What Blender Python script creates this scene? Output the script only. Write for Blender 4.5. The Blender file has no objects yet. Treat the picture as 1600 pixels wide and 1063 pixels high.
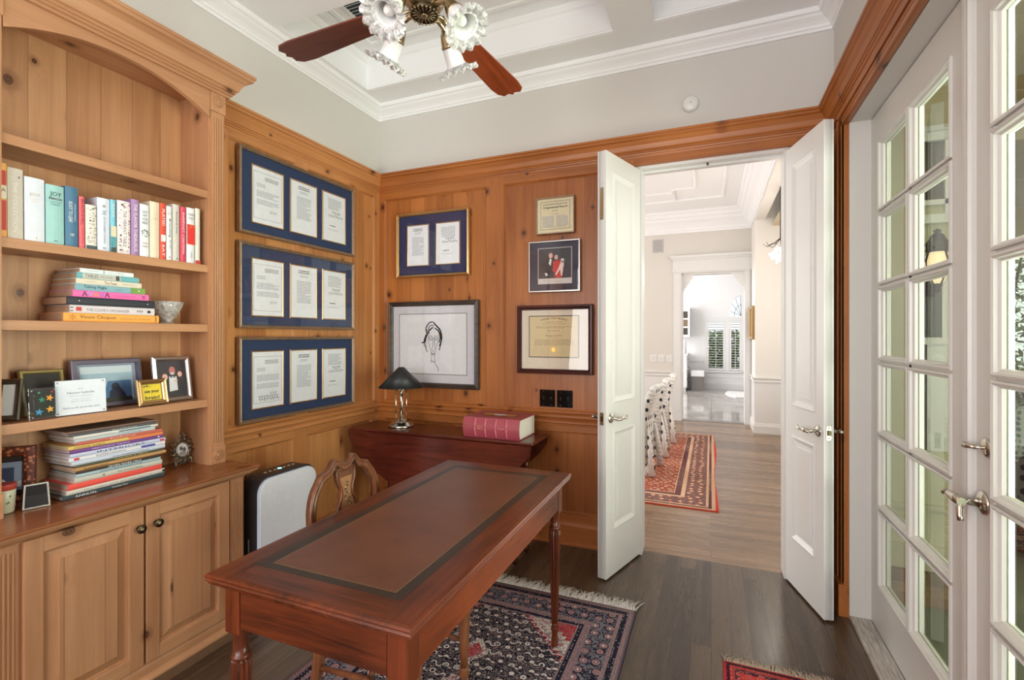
import bpy, bmesh, math, random
from mathutils import Vector, Matrix
random.seed(7)
SC = bpy.context.scene
COL = SC.collection

# ------------------------------------------------------------------ camera, light, exposure
cam = bpy.data.cameras.new('camera')
cam.sensor_width = 36.0
cam.lens = 755.0 / 1600.0 * 36.0
cam.shift_y = -6.5 / 1600.0
cam.clip_start = 0.02
cam.clip_end = 200
cam_o = bpy.data.objects.new('camera', cam)
COL.objects.link(cam_o)
cam_o.location = (0, 0, 1.37)
cam_o.rotation_euler = (math.radians(90), 0, math.radians(22.4))
SC.camera = cam_o

SC.view_settings.view_transform = 'Standard'
SC.view_settings.look = 'None'
SC.view_settings.exposure = 0.58
SC.view_settings.gamma = 1.0
SC.view_settings.use_curve_mapping = False
SC.cycles.max_bounces = 7
SC.cycles.diffuse_bounces = 4
SC.cycles.glossy_bounces = 4
SC.cycles.transmission_bounces = 5
SC.cycles.transparent_max_bounces = 16
SC.cycles.caustics_reflective = False
SC.cycles.caustics_refractive = False
SC.cycles.sample_clamp_indirect = 6.0
SC.cycles.use_denoising = True

world = bpy.data.worlds.new('sky')
SC.world = world
world.use_nodes = True
wn = world.node_tree
bg = wn.nodes['Background']
bg.inputs['Color'].default_value = (0.86, 0.93, 1.0, 1)
bg.inputs['Strength'].default_value = 0.9

def area(name, loc, rot, sx, sy, power, color=(1, 1, 1), spread=180):
    l = bpy.data.lights.new(name, 'AREA')
    l.shape = 'RECTANGLE'
    l.size, l.size_y, l.energy, l.color = sx, sy, power, color
    l.spread = math.radians(spread)
    o = bpy.data.objects.new(name, l)
    COL.objects.link(o)
    o.location = loc
    o.rotation_euler = [math.radians(a) for a in rot]
    return o
# daylight through the study's rear windows (in wall_rear, behind the camera)
area('window_light', (-1.65, -1.92, 1.65), (104, 0, 0), 1.1, 1.9, 38, (1.0, 0.99, 0.98))
area('window_light', (-0.15, -1.92, 1.65), (104, 0, 0), 1.1, 1.9, 34, (1.0, 0.99, 0.98))
# daylight through the french doors (outside, under the porch roof edge)
area('porch_daylight', (2.0, .5, 1.35), (106, 0, 90), 2.8, 2.5, 150, (0.98, 0.985, 1.0), 100)
# added area lamps brighten dining room, foyer, kitchen; side walls have no windows
area('dining_fill_light', (-3.9, 5.8, 1.8), (90, 0, -90), 3.6, 2.2, 78, (1.0, 0.98, 0.96))
area('foyer_fill_light', (1.28, 5.6, 2.2), (90, 0, 90), 2.6, 2.4, 15, (1.0, 0.98, 0.96))
area('kitchen_fill_light', (-2.9, 11.0, 1.9), (90, 0, -90), 3.6, 2.2, 120, (1.0, 0.98, 0.98))

# ------------------------------------------------------------------ shader graph helper
class S:
    """a socket with arithmetic"""
    def __init__(s, g, k): s.g, s.k = g, k
    def __add__(s, o): return s.g.m('ADD', s, o)
    def __radd__(s, o): return s.g.m('ADD', o, s)
    def __sub__(s, o): return s.g.m('SUBTRACT', s, o)
    def __rsub__(s, o): return s.g.m('SUBTRACT', o, s)
    def __mul__(s, o): return s.g.m('MULTIPLY', s, o)
    def __rmul__(s, o): return s.g.m('MULTIPLY', o, s)
    def __truediv__(s, o): return s.g.m('DIVIDE', s, o)
    def abs(s): return s.g.m('ABSOLUTE', s)
    def gt(s, o): return s.g.m('GREATER_THAN', s, o)
    def lt(s, o): return s.g.m('LESS_THAN', s, o)
    def mn(s, o): return s.g.m('MINIMUM', s, o)
    def mx(s, o): return s.g.m('MAXIMUM', s, o)
    def sin(s): return s.g.m('SINE', s)
    def floor(s): return s.g.m('FLOOR', s)
    def fract(s): return s.g.m('FRACT', s)

class G:
    def __init__(g, name):
        g.mat = bpy.data.materials.new(name)
        g.mat.use_nodes = True
        g.nt = g.mat.node_tree
        g.nt.nodes.clear()
        g.out = g.nt.nodes.new('ShaderNodeOutputMaterial')
        g._p = None
    def put(g, sock, v):
        if isinstance(v, S): g.nt.links.new(v.k, sock)
        elif isinstance(v, (tuple, list)) and sock.type == 'RGBA' and len(v) == 3: sock.default_value = (*v, 1)
        else: sock.default_value = v
    def node(g, t, props=None, ins=None, out=0):
        n = g.nt.nodes.new(t)
        for k, v in (props or {}).items(): setattr(n, k, v)
        for k, v in (ins or {}).items(): g.put(n.inputs[k], v)
        return S(g, n.outputs[out])
    def m(g, op, a, b=0.0, c=None):
        ins = {0: a, 1: b}
        if c is not None: ins[2] = c
        return g.node('ShaderNodeMath', {'operation': op}, ins)
    def obj(g):
        if g._p is None: g._p = g.node('ShaderNodeTexCoord', out=3)
        return g._p
    def xyz(g):
        n = g.nt.nodes.new('ShaderNodeSeparateXYZ')
        g.put(n.inputs[0], g.obj())
        return [S(g, n.outputs[i]) for i in range(3)]
    def vec(g, x, y, z): return g.node('ShaderNodeCombineXYZ', None, {0: x, 1: y, 2: z})
    def scale(g, v, s): return g.node('ShaderNodeMapping', None, {'Vector': v, 'Scale': s})
    def noise(g, v, sc, det=3, rough=.55, dist=0, color=False):
        return g.node('ShaderNodeTexNoise', None, {'Vector': v, 'Scale': sc, 'Detail': det, 'Roughness': rough, 'Distortion': dist}, 1 if color else 0)
    def vor(g, v, sc, rnd=1.0, out=0, feat='F1'):
        return g.node('ShaderNodeTexVoronoi', {'feature': feat}, {'Vector': v, 'Scale': sc, 'Randomness': rnd}, out)
    def step(g, v, a, b, lo=0.0, hi=1.0):
        return g.node('ShaderNodeMapRange', {'interpolation_type': 'SMOOTHSTEP'}, {'Value': v, 'From Min': a, 'From Max': b, 'To Min': lo, 'To Max': hi})
    def mix(g, f, a, b, blend='MIX'):
        n = g.nt.nodes.new('ShaderNodeMix')
        n.data_type = 'RGBA'; n.blend_type = blend
        g.put(n.inputs[0], f); g.put(n.inputs[6], a); g.put(n.inputs[7], b)
        return S(g, n.outputs[2])
    def ramp(g, f, stops):
        n = g.nt.nodes.new('ShaderNodeValToRGB')
        g.put(n.inputs[0], f)
        e = n.color_ramp.elements
        while len(e) < len(stops): e.new(0.5)
        for i, (p, c) in enumerate(stops):
            e[i].position = p; e[i].color = (*c, 1)
        return S(g, n.outputs[0])
    def bump(g, h, s=.2, d=.01):
        return g.node('ShaderNodeBump', None, {'Height': h, 'Strength': s, 'Distance': d})
    def bsdf(g, color, rough=.5, metal=0, normal=None, **kw):
        n = g.nt.nodes.new('ShaderNodeBsdfPrincipled')
        g.put(n.inputs['Base Color'], color); g.put(n.inputs['Roughness'], rough); g.put(n.inputs['Metallic'], metal)
        if normal: g.put(n.inputs['Normal'], normal)
        for k, v in kw.items(): g.put(n.inputs[k.replace('_', ' ')], v)
        g.nt.links.new(n.outputs[0], g.out.inputs[0])
        return g.mat

def srgb(r, g, b):
    f = lambda c: (c / 255 / 12.92) if c / 255 <= .04045 else ((c / 255 + .055) / 1.055) ** 2.4
    return (f(r), f(g), f(b))
_flat = {}
def flat(rgb, rough=.55, metal=0, **kw):
    k = (tuple(rgb), rough, metal, tuple(sorted(kw.items())))
    if k not in _flat:
        g = G('paint_%d' % len(_flat))
        base = srgb(*rgb)
        n = g.noise(g.obj(), 35, 2)
        c = g.mix(n, tuple(x * .93 for x in base), tuple(min(1, x * 1.05) for x in base))
        _flat[k] = g.bsdf(c, rough, metal, **kw)
    return _flat[k]

def pine(axis, light, dark, knot, name, boards=True, rough=.33, knots=1.0, seed=0.0):
    g = G(name)
    x, y, z = g.xyz()
    x, y, z = x + (seed + .37), y + seed * 1.7, z + seed * .6
    if axis == 'Z': perp, along, oth = x + y, z, x - y
    elif axis == 'X': perp, along, oth = z + y, x, z - y
    else: perp, along, oth = z + x, y, z - x
    board = (perp * 8.2).floor()
    rnd = g.node('ShaderNodeTexWhiteNoise', {'noise_dimensions': '1D'}, {'W': board + seed})
    if not boards: rnd = g.noise(g.vec(perp, along, oth), 1.3, 1)
    kp = g.vec(perp * 4.6, along * 3.5 + (rnd * 7.0 if boards else 0.0), 0.0)
    v2 = dict(props={'voronoi_dimensions': '2D'}, ins={'Vector': kp, 'Scale': 1.0})
    dk = g.node('ShaderNodeTexVoronoi', v2['props'], v2['ins'])
    dk = dk + (g.noise(g.obj(), 60, 2) - .5) * .02
    sel = g.node('ShaderNodeTexVoronoi', v2['props'], v2['ins'], 1)
    selr = g.node('ShaderNodeSeparateColor', None, {0: sel})
    on = g.m('LESS_THAN', selr, 0.62 * knots)
    big = g.step(selr, 0.0, 0.6, 0.078, 0.03)
    near = g.step(dk, 0.28, 0.04) * on
    km = g.step(dk, big, big * 0.72) * on
    halo = g.step(dk, big * 2.6, big) * on
    p = g.vec(perp * 1.0 + near * 0.035, along * 0.055 + (rnd * 3.0 if boards else 0.0), oth)
    n1 = g.noise(p, 26, 4, .6, .35)
    n2 = g.noise(p, 140, 2, .6)
    n3 = g.noise(g.vec(perp, along * .35, oth), 3.2, 2)
    f = (n1 - .5) * .62 + .47 + (n2 - .5) * .16 + (n3 - .5) * .7 + (rnd - .5) * ((.2 if 'case' in name else .34) if boards else .3)
    c = g.ramp(f, [(.22, light), (.5, tuple((a * .55 + b * .45) for a, b in zip(light, dark))), (.85, dark)])
    c = g.mix(halo * .55, c, tuple(a * .6 + b * .4 for a, b in zip(dark, knot)))
    ring = (dk * 190.0).sin() * .5 + .5
    c = g.mix(near * ring * .16, c, dark)
    c = g.mix(km, c, g.mix(ring * .5, knot, dark))
    if boards:
        e = (perp * 8.2).fract()
        e = e.mn(1.0 - e)
        c = g.mix(g.step(e, .022, .008) * .45, c, tuple(v * .5 for v in dark))
    return g.bsdf(c, g.m('ADD', rough, n2 * .12), 0, g.bump(f + km, .12, .002), Specular_IOR_Level=.5)

L1, D1, K1 = srgb(210, 146, 90), srgb(156, 92, 46), srgb(50, 20, 10)       # left panelling
L2, D2, K2 = srgb(188, 116, 58), srgb(132, 70, 28), srgb(42, 14, 8)        # end wall panelling
L3, D3, K3 = srgb(201, 150, 110), srgb(155, 105, 70), srgb(70, 34, 20)     # bookcase
P = {}
for nm, (l, d, k) in {'left': (L1, D1, K1), 'end': (L2, D2, K2), 'case': (L3, D3, K3)}.items():
    for ax in 'XYZ':
        P[nm + ax] = pine(ax, l, d, k, 'knotty_pine_%s_%s' % (nm, ax), boards=False, seed={'left': .3, 'end': 2.1, 'case': 4.4}[nm], knots=1.25 if nm != 'case' else .5)
    P[nm + 'B'] = pine('Z', l, d, k, 'knotty_pine_boards_' + nm, boards=True, seed={'left': 1.3, 'end': 3.2, 'case': 5.4}[nm], knots=1.1 if nm != 'case' else .7)
P['counter'] = pine('Y', srgb(158, 98, 60), srgb(118, 66, 34), srgb(60, 26, 14), 'counter_pine', boards=False, rough=.13, knots=.4, seed=6)

def mahogany(axis, light, dark, name, rough=.25, sc=1.0):
    g = G(name)
    x, y, z = g.xyz()
    s = {'X': (.07, 1, 1), 'Y': (1, .07, 1), 'Z': (1, 1, .07)}[axis]
    p = g.vec(x * s[0], y * s[1], z * s[2])
    n1 = g.noise(p, 26 * sc, 5, .68, .9)
    n2 = g.noise(p, 160 * sc, 2)
    n3 = g.noise(g.obj(), 2.5, 2)
    f = n1 + (n2 - .5) * .3 + (n3 - .5) * .8
    c = g.ramp(f, [(.25, light), (.78, dark)])
    return g.bsdf(c, g.m('ADD', rough, n2 * .1), 0, g.bump(n2, .06, .001))
ML, MD = srgb(122, 56, 27), srgb(52, 21, 10)
for ax in 'XYZ': P['mah' + ax] = mahogany(ax, ML, MD, 'mahogany_' + ax)
for ax in 'XYZ': P['leaf' + ax] = mahogany(ax, srgb(104, 44, 30), srgb(54, 20, 14), 'dark_mahogany_' + ax, .16)
P['chairwood'] = mahogany('Z', srgb(142, 88, 56), srgb(74, 42, 26), 'walnut_chair', .3, 1.6)
P['bladedark'] = mahogany('X', srgb(112, 52, 32), srgb(70, 30, 20), 'fan_blade_dark', .35)
P['bladelit'] = mahogany('Y', srgb(176, 80, 36), srgb(120, 46, 20), 'fan_blade_lit', .3)  # same blade wood, with the lit underside put into its colour
P['blackwood'] = mahogany('X', srgb(86, 72, 66), srgb(30, 24, 22), 'black_distressed_frame', .35, 2)
P['maroon'] = mahogany('X', srgb(84, 34, 26), srgb(44, 16, 14), 'maroon_frame', .3)

def floor_mat(axis, c1, c2, name, rough=.24):
    g = G(name)
    x, y, z = g.xyz()
    u, v = (y, x) if axis == 'Y' else (x, y)
    n = g.nt.nodes.new('ShaderNodeTexBrick')
    n.offset = .37; n.offset_frequency = 2
    g.put(n.inputs['Vector'], g.vec(u, v, 0.0))
    g.put(n.inputs['Color1'], (0, 0, 0)); g.put(n.inputs['Color2'], (1, 1, 1)); g.put(n.inputs['Mortar'], (.5, .5, .5))
    for k, val in {'Scale': 1.0, 'Mortar Size': .0016, 'Brick Width': 1.15, 'Row Height': .083, 'Bias': 0.0, 'Mortar Smooth': .2}.items(): n.inputs[k].default_value = val
    tone, mort = S(g, n.outputs[0]), S(g, n.outputs[1])
    tv = g.node('ShaderNodeSeparateColor', None, {0: tone})
    p = g.vec(u * .06 + tv * 5.0, v, tv * 9.0)
    a = g.noise(p, 24, 5, .65, 1.2)
    b = g.noise(p, 130, 2)
    f = a * .9 + (b - .5) * .6 + (tv - .5) * .5
    c = g.ramp(f, [(.2, c2), (.75, c1)])
    pores = g.step(b, .62, .72) * .35
    c = g.mix(pores, c, tuple(v * .35 for v in c1))
    c = g.mix(mort * .8, c, tuple(v * .3 for v in c1))
    return g.bsdf(c, g.m('ADD', rough, a * .18), 0, g.bump(a * .6 - mort, .12, .002))
P['floor'] = floor_mat('Y', srgb(56, 43, 33), srgb(100, 80, 62), 'dark_oak_floor', .2)
P['hallfloor'] = floor_mat('X', srgb(104, 78, 56), srgb(152, 122, 94), 'oak_hall_floor', .2)

def wallpaint(rgb, name, rough=.7, amt=.03):
    g = G(name)
    b = srgb(*rgb)
    n = g.noise(g.obj(), 2.2, 3)
    n2 = g.noise(g.obj(), 260, 2)
    c = g.mix(n, tuple(v * (1 - amt) for v in b), tuple(min(1, v * (1 + amt)) for v in b))
    return g.bsdf(c, rough, 0, g.bump(n2, .06, .001))
P['greige'] = wallpaint((214, 210, 205), 'greige_wall')
P['white'] = wallpaint((246, 246, 247), 'white_ceiling', .5, .012)
P['trim'] = wallpaint((229, 228, 226), 'white_trim', .3, .015)
P['doorgrey'] = wallpaint((214, 212, 208), 'french_door_white', .32, .015)
P['cream'] = wallpaint((218, 213, 205), 'cream_wall')
P['palewall'] = wallpaint((232, 228, 221), 'pale_wall')
P['porchwall'] = wallpaint((196, 193, 162), 'porch_wall')
P['porchfloor'] = wallpaint((128, 134, 118), 'porch_floor', .5, .15)
P['kitchenwall'] = wallpaint((236, 235, 234), 'kitchen_wall')

def metal(rgb, rough, name):
    g = G(name)
    n = g.noise(g.obj(), 40, 2)
    return g.bsdf(srgb(*rgb), g.m('ADD', rough, n * .1), 1.0)
P['brass'] = metal((176, 158, 128), .26, 'antique_brass')
P['nickel'] = metal((206, 200, 188), .12, 'polished_nickel')
P['darkbrass'] = metal((92, 84, 66), .3, 'dark_antique_brass')
P['gold'] = metal((212, 178, 128), .28, 'gold_frame')
P['silver'] = metal((190, 188, 184), .25, 'silver')
P['pewter'] = metal((128, 124, 112), .3, 'pewter')

def glassmat(name, tint=(1, 1, 1), fac_scale=1.0, rough=0.0):
    g = G(name)
    t = g.node('ShaderNodeBsdfTransparent', None, {'Color': tint})
    gl = g.node('ShaderNodeBsdfGlossy', None, {'Roughness': rough, 'Color': (1, 1, 1)})
    fr = g.node('ShaderNodeFresnel', None, {'IOR': 1.5})
    n = g.nt.nodes.new('ShaderNodeMixShader')
    bf = S(g, g.nt.nodes.new('ShaderNodeNewGeometry').outputs['Backfacing'])
    g.put(n.inputs[0], fr * fac_scale * (1.0 - bf)); g.put(n.inputs[1], t); g.put(n.inputs[2], gl)
    g.nt.links.new(n.outputs[0], g.out.inputs[0])
    return g.mat
P['pictureglass'] = glassmat('picture_glass', (.97, .97, .98), 1.1)
P['pane'] = glassmat('window_glass', (.86, .90, .80), 1.0)
P['acrylic'] = glassmat('clear_acrylic', (.9, .93, .96), 2.0)

def crystal():
    g = G('pressed_crystal')
    x, y, z = g.xyz()
    gl = g.node('ShaderNodeBsdfGlossy', None, {'Roughness': .08})
    t = g.node('ShaderNodeBsdfTransparent', None, {'Color': (.93, .93, .93)})
    d = g.node('ShaderNodeBsdfTranslucent', None, {'Color': (.95, .95, .95)})
    d2 = g.node('ShaderNodeBsdfDiffuse', None, {'Color': (.85, .85, .85)})
    def mixs(f, a, b):
        n = g.nt.nodes.new('ShaderNodeMixShader'); g.put(n.inputs[0], f); g.put(n.inputs[1], a); g.put(n.inputs[2], b); return S(g, n.outputs[0])
    r = mixs(.5, d, d2)
    v = g.noise(g.obj(), 60, 2)
    r = mixs(g.step(v, .45, .6) * .6, r, t)
    r = mixs(.12, r, gl)
    g.nt.links.new(r.k, g.out.inputs[0])
    return g.mat
P['crystal'] = crystal()
g = G('frosted_glass'); P['frost'] = g.bsdf((.78, .78, .78), .35, 0, None, Transmission_Weight=.0, Subsurface_Weight=.0, Emission_Color=(1, .97, .93, 1), Emission_Strength=.0)
g = G('lit_bulb'); P['bulb'] = g.bsdf((1, .95, .85), .4, 0, None, Emission_Color=(1, .9, .75), Emission_Strength=6.0)

# ------------------------------------------------------------------ mesh builder
ML_ = Matrix(((0, 0, 1, 0), (1, 0, 0, 0), (0, 1, 0, 0), (0, 0, 0, 1)))      # left wall: u=+Y v=+Z w=+X
MB_ = Matrix(((1, 0, 0, 0), (0, 0, -1, 0), (0, 1, 0, 0), (0, 0, 0, 1)))     # end wall: u=+X v=+Z w=-Y
MR_ = Matrix(((0, 0, -1, 0), (-1, 0, 0, 0), (0, 1, 0, 0), (0, 0, 0, 1)))    # right wall: u=-Y v=+Z w=-X
def T(x, y, z): return Matrix.Translation((x, y, z))
def RZ(d): return Matrix.Rotation(math.radians(d), 4, 'Z')
def RX(d): return Matrix.Rotation(math.radians(d), 4, 'X')
def RY(d): return Matrix.Rotation(math.radians(d), 4, 'Y')
def onL(x=-2.408): return T(x, 0, 0) @ ML_
def onB(y=3.104): return T(0, y, 0) @ MB_
def onR(x=.62): return T(x, 0, 0) @ MR_

class MB:
    def __init__(s, M=None):
        s.bm = bmesh.new(); s.M = M or Matrix.Identity(4); s.ms = []; s.cur = 0; s.smooth = False
    def mat(s, m):
        if m not in s.ms: s.ms.append(m)
        s.cur = s.ms.index(m); return s
    def v(s, p): return s.bm.verts.new(s.M @ Vector(p))
    def f(s, vs, smooth=None):
        try: fc = s.bm.faces.new(vs)
        except ValueError: return None
        fc.material_index = s.cur; fc.smooth = s.smooth if smooth is None else smooth
        return fc
    def box(s, x0, x1, y0, y1, z0, z1, bev=0.0):
        if bev:
            b = min(bev, abs(x1 - x0) / 2.1, abs(y1 - y0) / 2.1, abs(z1 - z0) / 2.1)
            tmp = bmesh.new()
            bmesh.ops.create_cube(tmp, size=1)
            for q in tmp.verts: q.co = Vector(((x0 + x1) / 2 + q.co.x * (x1 - x0), (y0 + y1) / 2 + q.co.y * (y1 - y0), (z0 + z1) / 2 + q.co.z * (z1 - z0)))
            bmesh.ops.bevel(tmp, geom=list(tmp.edges), offset=b, segments=2, affect='EDGES', profile=.6)
            mp = {q: s.v(q.co) for q in tmp.verts}
            for fc in tmp.faces: s.f([mp[q] for q in fc.verts])
            tmp.free(); return s
        c = [s.v((x, y, z)) for x in (x0, x1) for y in (y0, y1) for z in (z0, z1)]
        for q in ((0, 1, 3, 2), (4, 6, 7, 5), (0, 4, 5, 1), (2, 3, 7, 6), (0, 2, 6, 4), (1, 5, 7, 3)): s.f([c[i] for i in q])
        return s
    def quad(s, a, b, c, d): return s.f([s.v(a), s.v(b), s.v(c), s.v(d)])
    def rect(s, x0, x1, y0, y1, z=0.0): return s.quad((x0, y0, z), (x1, y0, z), (x1, y1, z), (x0, y1, z))
    def prism(s, pts, z0, z1, smooth=False):
        a = [s.v((p[0], p[1], z0)) for p in pts]; b = [s.v((p[0], p[1], z1)) for p in pts]
        s.f(a[::-1]); s.f(b); n = len(pts)
        for i in range(n): s.f([a[i], a[(i + 1) % n], b[(i + 1) % n], b[i]], smooth)
        return s
    def sweep(s, prof, path, closed=False, smooth=False, caps=True):
        """profile (out, up) carried along a plan path (x, y); out is to the right of travel"""
        n = len(path); rings = []
        for i, p in enumerate(path):
            p = Vector(p)
            dp = (p - Vector(path[i - 1])).normalized() if (i > 0 or closed) else None
            dn = (Vector(path[(i + 1) % n]) - p).normalized() if (i < n - 1 or closed) else None
            dp = dp or dn; dn = dn or dp
            n1 = Vector((dp.y, -dp.x)); n2 = Vector((dn.y, -dn.x))
            m = (n1 + n2); m /= max(.2, m.dot(n1))
            rings.append([s.v((p.x + m.x * o, p.y + m.y * o, z)) for o, z in prof])
        k = len(prof)
        for i in range(n if closed else n - 1):
            a, b = rings[i], rings[(i + 1) % n]
            for j in range(k): s.f([a[j], a[(j + 1) % k], b[(j + 1) % k], b[j]], smooth)
        if not closed and caps: s.f(rings[0]); s.f(rings[-1][::-1])
        return s
    def lathe(s, prof, c=(0, 0, 0), seg=24, axis='Z', smooth=True, flute=0, depth=0.0, wav=0):
        rings = []
        for r, h in prof:
            ring = []
            for i in range(seg):
                a = 2 * math.pi * i / seg
                rr = r * (1 - (depth if flute and (i % 2) else 0))
                x, y = rr * math.cos(a), rr * math.sin(a)
                p = {'Z': (x, y, h), 'Y': (x, h, y), 'X': (h, x, y)}[axis]
                ring.append(s.v((c[0] + p[0], c[1] + p[1], c[2] + p[2])))
            rings.append(ring)
        for a, b in zip(rings, rings[1:]):
            for i in range(seg): s.f([a[i], a[(i + 1) % seg], b[(i + 1) % seg], b[i]], smooth)
        if prof[0][0] > 1e-5: s.f(rings[0][::-1], False)
        if prof[-1][0] > 1e-5: s.f(rings[-1], False)
        return s
    def cyl(s, p, q, r0, r1=None, seg=12): return s.tube([p, q], [r0, r0 if r1 is None else r1], seg)
    def tube(s, pts, radii, seg=8, squash=1.0, smooth=True):
        pts = [Vector(p) for p in pts]; rings = []
        if not isinstance(radii, (list, tuple)): radii = [radii] * len(pts)
        up = Vector((0, 0, 1))
        for i, p in enumerate(pts):
            d = (pts[min(i + 1, len(pts) - 1)] - pts[max(i - 1, 0)]).normalized()
            a = d.cross(up)
            if a.length < .05: a = d.cross(Vector((0, 1, 0)))
            a.normalize(); b = a.cross(d).normalized()
            rings.append([s.v(p + (a * math.cos(t) + b * math.sin(t) * squash) * radii[i]) for t in [2 * math.pi * k / seg for k in range(seg)]])
        for a, b in zip(rings, rings[1:]):
            for i in range(seg): s.f([a[i], a[(i + 1) % seg], b[(i + 1) % seg], b[i]], smooth)
        s.f(rings[0][::-1], False); s.f(rings[-1], False)
        return s
    def ball(s, c, r, seg=10, sz=1.0):
        pr = [(r * math.sin(math.pi * i / seg), c[2] - r * sz * math.cos(math.pi * i / seg)) for i in range(seg + 1)]
        return s.lathe([(max(a, 1e-6), h) for a, h in pr], (c[0], c[1], 0), max(8, seg + 2))
    def build(s, name, m=None, parent=None, struct=False, normals=True):
        if not s.bm.verts: return None
        bmesh.ops.remove_doubles(s.bm, verts=s.bm.verts, dist=1e-6)
        if normals: bmesh.ops.recalc_face_normals(s.bm, faces=s.bm.faces)
        me = bpy.data.meshes.new(name)
        s.bm.to_mesh(me); s.bm.free()
        for q in (s.ms or [m]): me.materials.append(q)
        o = bpy.data.objects.new(name, me)
        COL.objects.link(o)
        if parent:
            o.parent = parent
            me.transform(WM(parent).inverted())
        elif not struct:
            c = sum((v.co for v in me.vertices), Vector()) / len(me.vertices)
            zmin = min(v.co.z for v in me.vertices)
            o.location = (c.x, c.y, zmin)
            me.transform(Matrix.Translation(-Vector(o.location)))
        if struct: o['kind'] = 'structure'
        return o
def WM(o):
    m = Matrix.LocRotScale(o.location, o.rotation_euler, o.scale)
    return WM(o.parent) @ m if o.parent else m
def thing(name, label, cat, loc=(0, 0, 0), rotz=0.0, group=None):
    o = bpy.data.objects.new(name, None); COL.objects.link(o)
    o.empty_display_size = .05
    o.location = loc; o.rotation_euler = (0, 0, math.radians(rotz))
    o['label'] = label; o['category'] = cat
    if group: o['group'] = group
    return o
def tag(o, label, cat, group=None):
    o['label'] = label; o['category'] = cat
    if group: o['group'] = group
    return o
def dup(root, loc, rotz, label, group=None):
    r = root.copy(); COL.objects.link(r); r.location = loc; r.rotation_euler = (0, 0, math.radians(rotz))
    r['label'] = label
    if group: r['group'] = group
    for ch in [c for c in bpy.data.objects if c.parent == root]:
        c = ch.copy(); COL.objects.link(c); c.parent = r
        for gch in [k for k in bpy.data.objects if k.parent == ch]:
            d = gch.copy(); COL.objects.link(d); d.parent = c
    return r
_tm = {}
def textverts(s, font_shear=0.0, bold=0.0):
    k = (s, font_shear, bold)
    if k not in _tm:
        cu = bpy.data.curves.new('tmp', 'FONT'); cu.body = s; cu.align_x = 'CENTER'; cu.align_y = 'CENTER'
        cu.resolution_u = 2; cu.shear = font_shear; cu.offset = bold
        o = bpy.data.objects.new('tmp', cu); COL.objects.link(o)
        dg = bpy.context.evaluated_depsgraph_get()
        me = bpy.data.meshes.new_from_object(o.evaluated_get(dg))
        _tm[k] = ([v.co.copy() for v in me.vertices], [list(p.vertices) for p in me.polygons])
        bpy.data.objects.remove(o); bpy.data.curves.remove(cu); bpy.data.meshes.remove(me)
    return _tm[k]
def put_text(mb, s, cx, cy, w, h, z=0.0, rot=0.0, shear=0.0, bold=0.0):
    """lettering fitted into a w x h box on the builder's current plane"""
    vs, fs = textverts(s, shear, bold)
    if not vs: return
    x0, x1 = min(v.x for v in vs), max(v.x for v in vs); y0, y1 = min(v.y for v in vs), max(v.y for v in vs)
    sx, sy = w / max(1e-6, x1 - x0), h / max(1e-6, y1 - y0)
    c, sn = math.cos(math.radians(rot)), math.sin(math.radians(rot))
    nv = []
    for v in vs:
        a, b = (v.x - (x0 + x1) / 2) * sx, (v.y - (y0 + y1) / 2) * sy
        nv.append(mb.v((cx + a * c - b * sn, cy + a * sn + b * c, z)))
    for f in fs: mb.f([nv[i] for i in f])
def lines(mb, x0, x1, ytop, n, dy, th, z, ragged=.25, rnd=random):
    """rows of tiny print"""
    for i in range(n):
        x = x0; y = ytop - i * dy
        end = x1 - (rnd.random() * ragged * (x1 - x0) if rnd.random() < .3 else 0)
        while x < end:
            w = (x1 - x0) * rnd.uniform(.04, .13)
            mb.rect(x, min(x + w, end), y - th, y, z)
            x += w + (x1 - x0) * .018
def scribble(mb, x0, x1, y, h, z, th=.0012, loops=7, rnd=random):
    pts = []
    n = loops * 6
    for i in range(n + 1):
        t = i / n
        pts.append((x0 + (x1 - x0) * t + h * .35 * math.sin(t * loops * 6.28), y + h * (.5 * math.cos(t * loops * 6.28) * (0.4 + .6 * abs(math.sin(t * 9 + x0 * 50))) + .12 * math.sin(t * 17))))
    ribbon(mb, pts, th, z)
def ribbon(mb, pts, th, z):
    q = [Vector((p[0], p[1])) for p in pts]
    L = []
    for i, p in enumerate(q):
        d = (q[min(i + 1, len(q) - 1)] - q[max(i - 1, 0)])
        if d.length < 1e-9: d = Vector((1, 0))
        d.normalize(); n = Vector((-d.y, d.x)) * th / 2
        L.append((mb.v((p.x + n.x, p.y + n.y, z)), mb.v((p.x - n.x, p.y - n.y, z))))
    for a, b in zip(L, L[1:]): mb.f([a[0], b[0], b[1], a[1]])
def arc(cx, cy, r, a0, a1, n, rx=None):
    return [(cx + (rx or r) * math.cos(math.radians(a0 + (a1 - a0) * i / n)), cy + r * math.sin(math.radians(a0 + (a1 - a0) * i / n))) for i in range(n + 1)]
# ------------------------------------------------------------------ the study's shell
XL, XR, YB, YF = -2.408, .62, 3.104, -2.0
ZC = 3.14
def struct(mb, name, m=None): return mb.build(name, m, struct=True)

MB().box(-3.2, .64, YF, 3.17, -.06, 0).build('floor', P['floor'], struct=True)
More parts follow.
